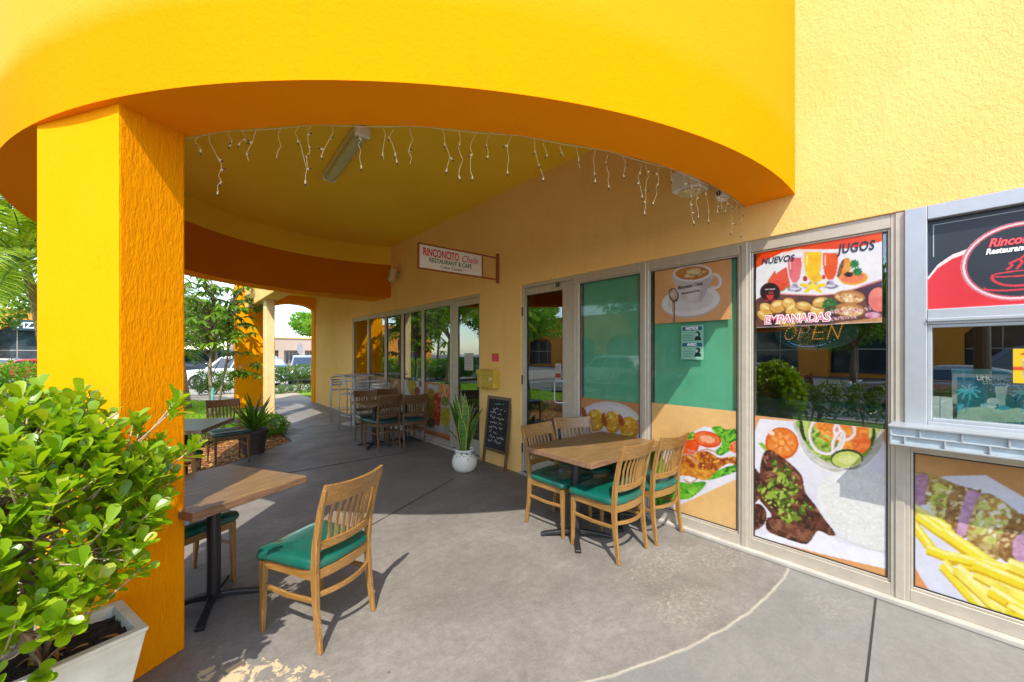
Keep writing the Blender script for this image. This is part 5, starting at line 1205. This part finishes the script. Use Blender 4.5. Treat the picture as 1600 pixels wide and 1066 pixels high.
def dots(P, step=.0125):
    out = []; P = [Vector(p) for p in P]
    for i in range(len(P) - 1):
        d = P[i + 1] - P[i]; n = max(1, int(d.length / step))
        for j in range(n): out.append(P[i] + d * j / n)
    return out + [P[-1]]
def dotmesh(name, pts, mat):
    b = MB()
    for p in pts: b.obox((p.x + .25 * p.y, -.004, p.y), (.006, .004, .006))
    b.build(name, mat, t)
h = .048; circ = [(-.15 + .033 * math.cos(x), h * math.sin(x)) for x in np.linspace(0, 2 * math.pi, 15)]
dotmesh('letter_dots', dots(circ) + dots([(.06, h), (.0, h), (.0, -h), (.06, -h)]) + dots([(.0, 0), (.05, 0)]) + dots([(.09, -h), (.09, h), (.15, -h), (.15, h)]), 'ledo')
dotmesh('letter_dots', dots([(-.09, -h), (-.09, h), (-.045, h), (-.035, h * .5), (-.045, 0), (-.09, 0)]), 'ledp')
dotmesh('arc_dots', dots([(.17 * math.cos(x) - .01, .105 * math.sin(x)) for x in np.linspace(3.6, 5.7, 12)], .014), 'ledb')
# ================================================================== TREES, HEDGES, CARS, FAR BUILDINGS
def cloud(name, parent, mat, blobs, n, size, seed, asp=.42, droop=.0, surf=.75):
    """n small folded leaves spread through ellipsoids (cx,cy,cz,rx,ry,rz), thicker near each surface"""
    g = np.random.RandomState(seed); B_ = np.array(blobs, float); vol = B_[:, 3] * B_[:, 4] * B_[:, 5]; pick = g.choice(len(B_), n, p=vol ** .7 / (vol ** .7).sum())
    d = g.normal(size=(n, 3)); d /= np.linalg.norm(d, axis=1)[:, None]; r = g.uniform(0, 1, n) ** (1 / 3. * (1 - surf) + .02) * g.uniform(.72, 1.05, n)
    c = B_[pick, :3] + d * r[:, None] * B_[pick, 3:6]
    dirv = d * .7 + g.normal(size=(n, 3)) * .6; dirv[:, 2] -= droop; dirv /= np.linalg.norm(dirv, axis=1)[:, None]
    s = np.cross(dirv, g.normal(size=(n, 3))); s /= np.linalg.norm(s, axis=1)[:, None]; up = np.cross(s, dirv)
    L = (size * g.uniform(.6, 1.4, n))[:, None]
    v = np.stack([c, c + dirv * L * .45 + s * L * asp * .5 + up * L * .1, c + dirv * L, c + dirv * L * .45 - s * L * asp * .5 + up * L * .1], 1).reshape(-1, 3)
    i = np.arange(n) * 4; f = np.r_[np.c_[i, i + 1, i + 2], np.c_[i, i + 2, i + 3]]
    me = bpy.data.meshes.new(name); me.from_pydata(v.tolist(), [], f.tolist()); me.materials.append(M[mat])
    tint = np.clip(g.rand(n) * .6 + (g.rand(len(B_))[pick] - .3) * .5 + d[:, 2] * .15, 0, 1)
    at = me.attributes.new('lv', 'FLOAT', 'POINT'); at.data.foreach_set('value', np.repeat(tint, 4))
    o = bpy.data.objects.new(name, me); COL.objects.link(o); o.parent = parent; return o
def tree(x, y, h, cr, label, seed, mat='treeleaf', n=9000, size=.16, z=-.05, group='trees around the car park', name='shade_tree'):
    g = random.Random(seed); t = thing(name, (x, y, z), label, 'tree', 0, group)
    b = MB(); fork = h * .38; b.tube([(0, 0, 0), (.05, .03, fork * .5), (0, 0, fork)], [.10 + h * .008, .09 + h * .004, .08], 9); blobs = []
    for i in range(9):
        a = i * 2.4 + g.uniform(-.3, .3); rr = cr * g.uniform(.25, .75); zz = g.uniform(.5, .92) * h; p = (rr * math.cos(a), rr * math.sin(a), zz)
        b.tube([(0, 0, fork - .1), (p[0] * .4, p[1] * .4, fork + (zz - fork) * .5), p], [.07, .045, .015], 6)
        for j in range(3): blobs.append((p[0] + g.uniform(-.3, .3) * cr, p[1] + g.uniform(-.3, .3) * cr, p[2] + g.uniform(-.12, .12) * h, cr * g.uniform(.16, .38), cr * g.uniform(.16, .38), h * g.uniform(.05, .13)))
    b.build('trunk', 'bark', t, smooth=True); cloud('crown', t, mat, blobs, n, size, seed); return t
def palm(x, y, h, lean, label, seed, fr=2.2, nf=15, z=-.05, aim=None, mat='palmleaf', mind=-.5):
    g = random.Random(seed); t = thing('palm_tree', (x, y, z), label, 'palm', 0, 'palms beside the patio'); top = Vector((lean[0], lean[1], h)); b = MB()
    pts = [Vector((0, 0, 0)).lerp(top, q) + Vector((lean[0], lean[1], 0)) * (q * q - q) * .5 for q in np.linspace(0, 1, 9)]
    b.tube(pts, [.13, .10, .085, .08, .075, .072, .07, .08, .06], 10); b.build('trunk', 'palmbark', t, smooth=True)
    lf = MB(); st = MB()
    for i in range(nf):
        a = i * 2.399 + g.uniform(-.2, .2); el = g.uniform(mind, 1.1); L = fr * g.uniform(.8, 1.1); d = Vector((math.cos(a) * math.cos(el), math.sin(a) * math.cos(el), math.sin(el))); k = 22; sag = g.uniform(.35, .6) * L; P = [top + d * L * q - Vector((0, 0, sag * q ** 2.2)) for q in np.linspace(0, 1, k)]
        st.tube(P, [.02 * (1 - .8 * j / k) for j in range(k)], 5)
        for j in range(3, k - 1):
            tt = (P[j + 1] - P[j - 1]).normalized(); s = tt.cross(Vector((0, 0, 1))).normalized(); up = s.cross(tt)
            for sg in (-1, 1):
                for sub in (0, .5):
                    p0 = P[j].lerp(P[j + 1], sub); ll = L * .26 * math.sin(math.pi * min(.97, .12 + j / k * .85)) * g.uniform(.85, 1.1); dd = (s * sg * .9 + tt * .55 + up * g.uniform(.05, .35)).normalized(); dr = Vector((0, 0, -1)) * ll * g.uniform(.25, .55)
                    w = tt * .024; p1 = p0 + dd * ll * .5 + dr * .18; p2 = p0 + dd * ll + dr; lf.add([p0 - w * .5, p0 + w * .5, p1 + w, p1 - w, p2], [(0, 1, 2, 3), (3, 2, 4)], 0, [g.uniform(0, 1)] * 5)
    st.build('frond_stems', 'palmleaf', t, lv=True); lf.build('fronds', mat, t, lv=True); return t
def hedge(x, y, w, d, h, rz, label, seed, n=6000, size=.07, stems=True, low=.35, name='hedge', mat='hedge', z=-.03):
    t = thing(name, (x, y, z), label, 'hedge' if name == 'hedge' else 'shrub', rz); g = random.Random(seed); blobs = []
    m = max(2, int(w / .35))
    for i in range(m):
        for _ in range(2): blobs.append((-w / 2 + w * (i + .5) / m + g.uniform(-.06, .06), g.uniform(-.1, .1) * d, h * (low + (1 - low) * .52) + g.uniform(-.04, .04), w / m * .75, d * .5, h * (1 - low) * .52))
    if stems:
        b = MB()
        for i in range(int(m * 1.6)): xx = -w / 2 + w * g.random(); yy = g.uniform(-.2, .2) * d; b.tube([(xx * (.15 if name == 'shrub' else 1), yy * (.2 if name == 'shrub' else 1), 0), (xx + g.uniform(-.08, .08), yy, h * .35), (xx + g.uniform(-.16, .16), yy + g.uniform(-.1, .1), h * .7)], [.022, .016, .008], 5)
        b.tube([(-w / 2, 0, -.01), (w / 2, 0, -.01)], .03, 5); b.build('stems', 'twig', t)  # added bar along the ground that joins the separate stems
    cloud('foliage', t, mat, blobs, n, size, seed); return t
# umbrella-leaved small tree in the lawn
t = thing('umbrella_tree', (.74, 12.75, -.03), 'slender tree with hanging fingered leaves on the lawn by the patio', 'tree')
g = random.Random(31); b = MB(); br = []
b.tube([(0, 0, 0), (.02, 0, .5), (-.03, .03, 1.2), (.05, 0, 2.0), (.06, .02, 2.9), (.0, 0, 3.6)], [.055, .05, .042, .036, .028, .015], 9); b.tube([(.12, -.05, 0), (.22, -.05, .8), (.34, .0, 1.5), (.36, .02, 2.2), (.5, 0, 2.8)], [.03, .028, .024, .02, .012], 8)
lf = MB()
cl = []
for i in range(150):
    if i < 10: c = Vector((.72 + g.uniform(-.25, .35), g.uniform(-.3, .2), 1.15 + g.uniform(-.12, .25)))
    else:
        a = g.uniform(0, 6.28); rr = g.uniform(.2, 1.25); c = Vector((.1 + rr * math.cos(a), rr * math.sin(a) * .8, g.uniform(1.9, 3.75) - rr * .25))
        if c.x > .9: c.z = max(c.z, 2.9)
    cl.append(c); sp_ = Vector((.03, 0, max(.7, c.z - g.uniform(.2, .6)))) if c.x < .4 else Vector((.35, .0, max(.9, min(2.7, c.z - .3)))); b.tube([sp_, sp_.lerp(c, .5) + Vector((0, 0, .08)), c], [.014, .009, .004], 5)
    n = g.randint(6, 8); tl = g.uniform(0, 6); items = []
    for j in range(n):
        a = tl + j * 2 * math.pi / n; items.append((c, (math.cos(a), math.sin(a), g.uniform(-.75, -.1)), (0, 0, 1), g.uniform(.19, .31), g.uniform(0, .9)))
    add_leaves(lf, items, 'lance', 4, .14, .18, .3)
b.build('trunk', 'bark', t, smooth=True); lf.build('crown', 'treeleaf', t, smooth=True, lv=True)
B_ = MB().tube([(.02, -.06, .25), (.04, -.06, .75)], .03, 6); B_.build('stake_wrap', 'tealpaper', t)
# ground cover shrubs beside the patio
hedge(-.15, 8.55, 1.7, .5, .32, R(30), 'low clipped shrub behind the dark chair on the mulch', 3, 3500, .05, low=.0, name='shrub')
hedge(1.28, 9.15, .85, .85, .40, R(10), 'low bright green mounded shrub beside the pale column', 5, 5200, .05, stems=False, low=.0, name='shrub', mat='brightleaf')
hedge(.55, 10.0, 1.4, .6, .25, R(20), 'low ground cover shrub between the pot and the lawn', 6, 3500, .05, stems=False, low=.0, name='shrub')
hedge(1.25, 19.4, 1.1, .9, .95, 0, 'rounded shrub in front of the white car', 7, 3200, .08, low=.1, name='shrub')
hedge(4.9, 19.3, 4.6, .8, 1.10, R(12), 'clipped hedge on bare stems seen through the arch', 8, 9000, .08, low=.42)
hedge(4.7, 18.5, 4.4, .5, .35, R(12), 'low dark ground cover under the clipped hedge', 9, 3500, .07, stems=False, low=.0, name='shrub')
hedge(-4.9, 21.5, 9, .9, 1.35, 0, 'long clipped hedge by the car park, left of the golden pier', 10, 20000, .10, low=.1, mat='brightleaf')
hedge(-4.4, 3.2, 9.5, .8, .95, R(90), 'clipped hedge along the car park, reflected in the windows', 11, 12000, .08, low=.2)
palm(-1.91, 12.7, 3.5, (-.38, -.15), 'leaning palm with yellow green fronds left of the golden pier', 2, fr=2.1, nf=26)
palm(-2.3, 15.8, 4.9, (-.85, .1), 'taller palm with dark arching fronds behind the leaning palm', 4, fr=2.8, nf=26)
palm(.32, 15.2, 2.9, (-.35, .0), 'short palm partly hidden behind the right side of the golden pier', 6, fr=1.9, nf=14, mat='treeleaf')
palm(-4.6, 5.2, 4.2, (.2, .1), 'palm by the car park seen reflected in the green windows', 9, fr=2.2, nf=14)
tree(10.3, 39.5, 5.6, 3.2, 'bright green spreading tree beyond the arch', 3, 'brightleaf', 14000, .26)
tree(2.4, 36.5, 5.8, 3.2, 'bright tree beyond the parked cars, left of the far pier', 5, 'brightleaf', 12000, .24)
tree(-3.4, 34, 6, 3.0, 'broad tree beyond the car park behind the golden pier', 6, 'treeleaf', 9000, .26)
tree(-9.5, 9.5, 5.4, 2.6, 'dark tree reflected in the left windows', 8, 'treeleaf', 9000, .2)
tree(-8.2, 17.5, 5.8, 2.8, 'tree near the parking bays reflected in the middle windows', 9, 'brightleaf', 9000, .2)
tree(-13.5, 3.5, 5.2, 2.6, 'tree reflected in the juice poster window', 12, 'treeleaf', 8000, .2)
tree(-8.0, 25, 7.2, 3.0, 'tall tree beyond the lawn reflected in the door behind the snake plant', 18, 'treeleaf', 12000, .24)
tree(-10, 30, 7.5, 3.6, 'wide tree by the car park corner reflected in the left windows', 19, 'brightleaf', 12000, .26)
tree(-14.5, 25, 7, 3.6, 'dark wide tree at the far side of the car park', 20, 'treeleaf', 10000, .26)
tree(-2.2, 31, 6.5, 2.6, 'tree hidden behind the golden pier, reflected in the windows', 22, 'brightleaf', 9000, .24)
tree(4, 62, 7, 5, 'far tree behind the shop roofs', 15, 'treeleaf', 6000, .45)

def car(x, y, rz, paint, label, kind='suv', L=4.5):
    t = thing('parked_car', (x, y, -.14), label, 'car', rz, 'cars in the car park'); W = .90
    if kind == 'suv': low = [(-.5, .42), (-.495, .70), (-.47, .92), (.20, .98), (.44, .90), (.495, .74), (.5, .42)]; grn = [(-.47, .93), (-.40, 1.38), (-.33, 1.60), (.02, 1.62), (.10, 1.55), (.245, .98)]
    elif kind == 'van': low = [(-.5, .38), (-.5, .8), (-.49, 1.05), (.34, 1.05), (.46, .98), (.495, .75), (.5, .38)]; grn = [(-.49, 1.05), (-.475, 1.75), (-.45, 2.0), (.12, 2.02), (.20, 1.92), (.38, 1.06)]
    else: low = [(-.5, .38), (-.49, .72), (-.46, .90), (-.25, .93), (.16, .90), (.43, .80), (.49, .66), (.5, .38)]; grn = [(-.37, .91), (-.24, 1.28), (-.14, 1.38), (.03, 1.38), (.10, 1.31), (.245, .89)]
    b = MB(); prof = [(p[0] * L, p[1]) for p in low] + [(.5 * L - .06, .24), (-.5 * L + .06, .24)]
    n = len(prof); secs = [(-W, .93), (-W * .93, 1.0), (W * .93, 1.0), (W, .93)]
    vs = [(px_ * (1 if abs(yy) < W else .985), yy, .62 + (pz - .62) * sc) for yy, sc in secs for px_, pz in prof]
    fs = [(k * n + i, k * n + (i + 1) % n, (k + 1) * n + (i + 1) % n, (k + 1) * n + i) for k in range(3) for i in range(n)] + [tuple(range(n))[::-1], tuple(range(3 * n, 4 * n))]
    b.add(vs, fs)
    top = max(p[1] for p in grn); base = min(p[1] for p in grn); m = len(grn)
    def wy(z): return W * (.93 - .17 * (z - base) / (top - base))
    vs = [(p[0] * L, s * wy(p[1]), p[1]) for s in (-1, 1) for p in grn]; b.add(vs, [tuple(range(m))[::-1], tuple(range(m, 2 * m))] + [(i, (i + 1) % m, (i + 1) % m + m, i + m) for i in range(m)])
    b.build('body', paint, t, bevel=.05, seg=3, smooth=True)
    def lerpx(z, side):
        pts = grn[:3] if side < 0 else grn[-3:][::-1]; pts = sorted(pts, key=lambda p: p[1]); return np.interp(z, [p[1] for p in pts], [p[0] for p in pts]) * L
    z0, z1 = base + .07, top - .13
    for s in (-1, 1):
        xa0, xa1, xb0, xb1 = lerpx(z0, -1) + .12, lerpx(z1, -1) + .10, lerpx(z0, 1) - .16, lerpx(z1, 1) - .12
        cuts = [0, .34, .66, 1] if kind != 'sedan' else [0, .5, 1]
        b = MB()
        for i in range(len(cuts) - 1):
            c0, c1 = cuts[i] + .012, cuts[i + 1] - .012; y0_, y1_ = s * (wy(z0) + .006), s * (wy(z1) + .006)
            b.add([(xa0 + (xb0 - xa0) * c0, y0_, z0), (xa0 + (xb0 - xa0) * c1, y0_, z0), (xa1 + (xb1 - xa1) * c1, y1_, z1), (xa1 + (xb1 - xa1) * c0, y1_, z1)], [(0, 1, 2, 3)])
        b.build('side_windows', 'carglass', t)
    for sd, nm in ((1, 'windscreen'), (-1, 'rear_window')):
        e = .012 * sd; x0_, x1_ = lerpx(z0, sd) + e + .0, lerpx(z1, sd) + e
        MB().add([(x0_ + e, -wy(z0) * .9, z0), (x0_ + e, wy(z0) * .9, z0), (x1_ + e, wy(z1) * .9, z1), (x1_ + e, -wy(z1) * .9, z1)], [(0, 1, 2, 3)]).build(nm, 'carglass', t)
    for sx_ in (-.31, .315):
        for s in (-1, 1):
            b = MB(); b.lathe([(.20, -.10), (.32, -.11), (.345, -.07), (.345, .07), (.32, .11), (.20, .10)], 24, (0, 0, 0), 'y'); w = b.build('wheel', 'tyre', t, smooth=False); w.location = (sx_ * L, s * (W - .07), .345)
            b = MB(); b.lathe([(.20, -.02), (.215, .0), (.205, .012), (.17, .0)], 24, (0, 0, 0), 'y')
            for q in range(5): a_ = q * 1.2566; b.bar([(.03 * math.cos(a_), .0, .03 * math.sin(a_)), (.19 * math.cos(a_), .0, .19 * math.sin(a_))], .03, .05, up=(0, 1, 0))
            b.lathe([(.045, -.01), (.045, .02), (.02, .03)], 12, (0, 0, 0), 'y'); r_ = b.build('rim', 'rim', w); r_.location = (0, s * .105, 0); r_.scale = (1, s, 1)
    for s in (-1, 1):
        MB().obox((.478 * L, s * W * .72, .74), (.10, .34, .13), 0, 0, R(12)).build('headlight', 'lamp_clear', t, bevel=.02)
        MB().obox((-.488 * L, s * W * .80, .88), (.07, .20, .24)).build('tail_light', 'lamp_red', t, bevel=.02)
    MB().box((.5 * L - .03, -.55, .30), (.5 * L + .02, .55, .52)).build('front_grille', 'black', t, bevel=.02); MB().box((-.5 * L - .02, -.7, .28), (-.5 * L + .03, .7, .42)).build('bumper', 'black', t, bevel=.02)
    return t
def place_car(u, d, dirv, *a, **k):
    x = (SY + CY * (u - CX_) / F_) * d; y = (CY - SY * (u - CX_) / F_) * d; return car(x, y, math.atan2(dirv[1], dirv[0]), *a, **k)
place_car(372, 20.6, (-3.2, 2.0), 'car_white', 'white car with its front wheel visible left of the far golden pier', 'suv', 4.6)
place_car(315, 30, (-3.2, 1.0), 'car_grey', 'tall grey van parked beyond the white car', 'van', 5.2)
place_car(478, 24.5, (-.2, -1), 'car_silver', 'silver car behind the clipped hedge seen through the arch', 'suv', 4.5)
place_car(515, 28, (-.2, -1), 'car_dark', 'dark blue car farther right behind the clipped hedge', 'suv', 4.5)
place_car(40, 25, (-1, -.3), 'car_red', 'red car parked beyond the hedge at the left edge', 'sedan', 4.5)
place_car(5, 29, (-1, .1), 'car_dark', 'dark car parked beyond the red one', 'sedan', 4.5)
car(-10.8, .8, R(92), 'car_silver', 'silver sedan in the car park, reflected in the serving window', 'sedan', 4.7)
car(-16.5, -1.5, R(90), 'car_grey', 'long grey van reflected in the serving window above the sedan', 'van', 5.6)
car(-10.6, 6.6, R(88), 'car_dark', 'dark car reflected in the dark window under the juice poster', 'sedan', 4.6)
car(-10.9, 13.2, R(90), 'car_white', 'white car in the car park, reflected in the numbered door', 'suv', 4.5)
car(-7.5, 22.5, R(35), 'car_white', 'white car reflected in the left windows', 'suv', 4.5)
car(-15, 17, R(90), 'car_dark', 'dark car in the second parking row', 'suv', 4.6)
b = MB()
for i in range(-4, 9): b.box((-13.4, i * 3.1 + 2.2, -.158), (-8.4, i * 3.1 + 2.3, -.154))
tag(b.build('parking_lines', 'paintline'), kind='structure')

def shop(name, x, y, w, d, h, rz, wall, label, bays, sign=None, arch=True, fh=1.5):
    t = thing(name, (x, y, -.15), label, 'building', rz); b = MB()
    zt = h - fh; bw = w / bays; pw = .95 if arch else .35; b.box((-w / 2, .9, 0), (w / 2, d, h - .2)); b.box((-w / 2, 0, zt), (w / 2, .9, h)); b.build('walls', wall, t)
    for i in range(bays + 1): xx = -w / 2 + i * bw; MB().box((xx - pw, 0, 0), (xx + pw, .6, zt)).build('pier', wall, t)
    if arch:
        for i in range(bays):
            b = MB(); x0_ = -w / 2 + i * bw + pw; ww = bw - 2 * pw; n = 10
            for j in range(n):
                q0, q1 = j / n, (j + 1) / n; f = lambda q: zt - .9 * (1 - math.sqrt(max(0, 1 - (2 * q - 1) ** 2)))
                b.add([(x0_ + ww * q0, .05, f(q0)), (x0_ + ww * q1, .05, f(q1)), (x0_ + ww * q1, .05, zt), (x0_ + ww * q0, .05, zt), (x0_ + ww * q0, .5, f(q0)), (x0_ + ww * q1, .5, f(q1)), (x0_ + ww * q1, .5, zt), (x0_ + ww * q0, .5, zt)], [(0, 1, 2, 3), (7, 6, 5, 4), (0, 4, 5, 1)])
            b.build('arch', wall, t)
    for i in range(bays):
        xx = -w / 2 + i * bw; o = MB().box((xx + .7, .86, .3), (xx + bw - .7, .9, zt - .3)).build('shop_window', 'shopglass', t)
        b = MB()
        for q in range(4): b.box((xx + .68 + (bw - 1.4) * q / 3, .83, .25), (xx + .74 + (bw - 1.4) * q / 3, .862, zt - .25))
        b.box((xx + .68, .83, 2.0), (xx + bw - .68, .862, 2.08)); b.build('frame', 'alu', o)
    MB().box((-w / 2 - .15, -.15, h), (w / 2 + .15, d, h + .18)).build('cornice', 'cream', t)
    if sign:
        MB().box((sign[1] - .3, -.09, sign[2] - .25), (sign[1] + sign[3], -.005, sign[2] + .85)).build('sign_panel', 'plate', t)
        text(sign[0], .85, 'whiteink', t, sign[1], sign[2], -.12, sx=.85, bold=.02, ext=.02)
    return t
shop('shop_building', -14.5, 64, 24, 10, 6.2, R(6), 'orangewall', 'orange shop building with arches and a white lettered sign left of the golden pier', 4, ('PIZZA', 2.3, 4.35, 3.3))
shop('shop_building', 12.0, 66, 11, 8, 3.9, 0, 'pinkwall', 'low pale pink fronted shops seen through the arch', 4, None, False, 1.75)
shop('shop_building', 21, 66, 7, 8, 4.6, 0, 'orangewall', 'orange shop building right of the pale shops beyond the arch', 2, None, True, 1.6)
shop('shop_building', -30, 12, 60, 10, 6.0, R(90), 'orangewall', 'long orange arcade across the car park, reflected in the windows', 9, None, True, 2.2)
t = thing('road_sign', (6.35, 29.0, -.15), 'grey backed oval sign on a thin pole beyond the hedge', 'sign', R(-30)); MB().tube([(0, 0, 0), (0, 0, 2.0)], .03, 8).build('pole', 'alu2', t)
b = MB(); q = [(.18 * math.cos(x), .38 * math.sin(x) + 2.05) for x in np.linspace(0, 2 * math.pi, 24, endpoint=False)]; b.add([(x, -.04, z) for x, z in q] + [(x, -.02, z) for x, z in q], [tuple(range(24)), tuple(range(24, 48))[::-1]] + [(i, (i + 1) % 24, (i + 1) % 24 + 24, i + 24) for i in range(24)]); b.build('panel', 'signgrey', t)
t = thing('lamp_post', (-9.2, .15, -.15), 'dark round post in the car park, reflected in the serving window', 'lamp post'); MB().tube([(0, 0, 0), (0, 0, 7)], [.17, .12], 14).build('pole', 'stand', t); MB().obox((.5, 0, 7), (1.0, .3, .12)).build('lamp_head', 'signgrey', t, bevel=.02)

# ================================================================== SKY, SUN, CAMERA
SUN = Vector((.62, .785, -1.235)); el = math.atan2(1.235, math.hypot(.62, .785)); az = math.atan2(-.62, -.785)  # sun stands towards (-x, -y)
w = bpy.data.worlds.new('World'); scene.world = w; w.use_nodes = True; nt = w.node_tree; nt.nodes.clear()
sky = nt.nodes.new('ShaderNodeTexSky'); sky.sky_type = 'NISHITA'; sky.sun_disc = False; sky.sun_elevation = el; sky.sun_rotation = az; sky.air_density = 1.0; sky.dust_density = .6; sky.ozone_density = 1.5
tc = nt.nodes.new('ShaderNodeTexCoord'); mp = nt.nodes.new('ShaderNodeMapping'); mp.inputs['Scale'].default_value = (1, 1, 3.2); nt.links.new(tc.outputs['Generated'], mp.inputs[0])
nz = nt.nodes.new('ShaderNodeTexNoise'); nz.inputs['Scale'].default_value = 2.1; nz.inputs['Detail'].default_value = 9; nz.inputs['Roughness'].default_value = .58; nt.links.new(mp.outputs[0], nz.inputs[0])
rp = nt.nodes.new('ShaderNodeValToRGB'); rp.color_ramp.elements[0].position = .46; rp.color_ramp.elements[1].position = .66; nt.links.new(nz.outputs[0], rp.inputs[0])
mx = nt.nodes.new('ShaderNodeMix'); mx.data_type = 'RGBA'; nt.links.new(rp.outputs[0], mx.inputs[0]); nt.links.new(sky.outputs[0], mx.inputs[6]); mx.inputs[7].default_value = (3.5, 3.7, 4.0, 1)
bg = nt.nodes.new('ShaderNodeBackground'); bg.inputs[1].default_value = .15; nt.links.new(mx.outputs[2], bg.inputs[0]); ow = nt.nodes.new('ShaderNodeOutputWorld'); nt.links.new(bg.outputs[0], ow.inputs[0])
sd = bpy.data.lights.new('sun', 'SUN'); sd.energy = 2.0; sd.angle = R(.55); sd.color = (1, .94, .84); so = bpy.data.objects.new('sun', sd); COL.objects.link(so); so.rotation_euler = SUN.to_track_quat('-Z', 'Y').to_euler()
cd = bpy.data.cameras.new('camera'); co_ = bpy.data.objects.new('camera', cd); COL.objects.link(co_); scene.camera = co_
co_.location = (0, 0, H_); co_.rotation_euler = (R(90), 0, -YAW); cd.sensor_width = 36; cd.lens = 36 * F_ / 1600; cd.shift_y = (HZ_ - 533) / 1600; cd.clip_start = .05; cd.clip_end = 1500
vs_ = scene.view_settings; vs_.view_transform = 'Standard'; vs_.look = 'None'; vs_.exposure = 1.78; vs_.gamma = 1
scene.render.engine = 'CYCLES'; scene.cycles.max_bounces = 10; scene.cycles.diffuse_bounces = 6; scene.cycles.transparent_max_bounces = 12; scene.cycles.sample_clamp_indirect = 6
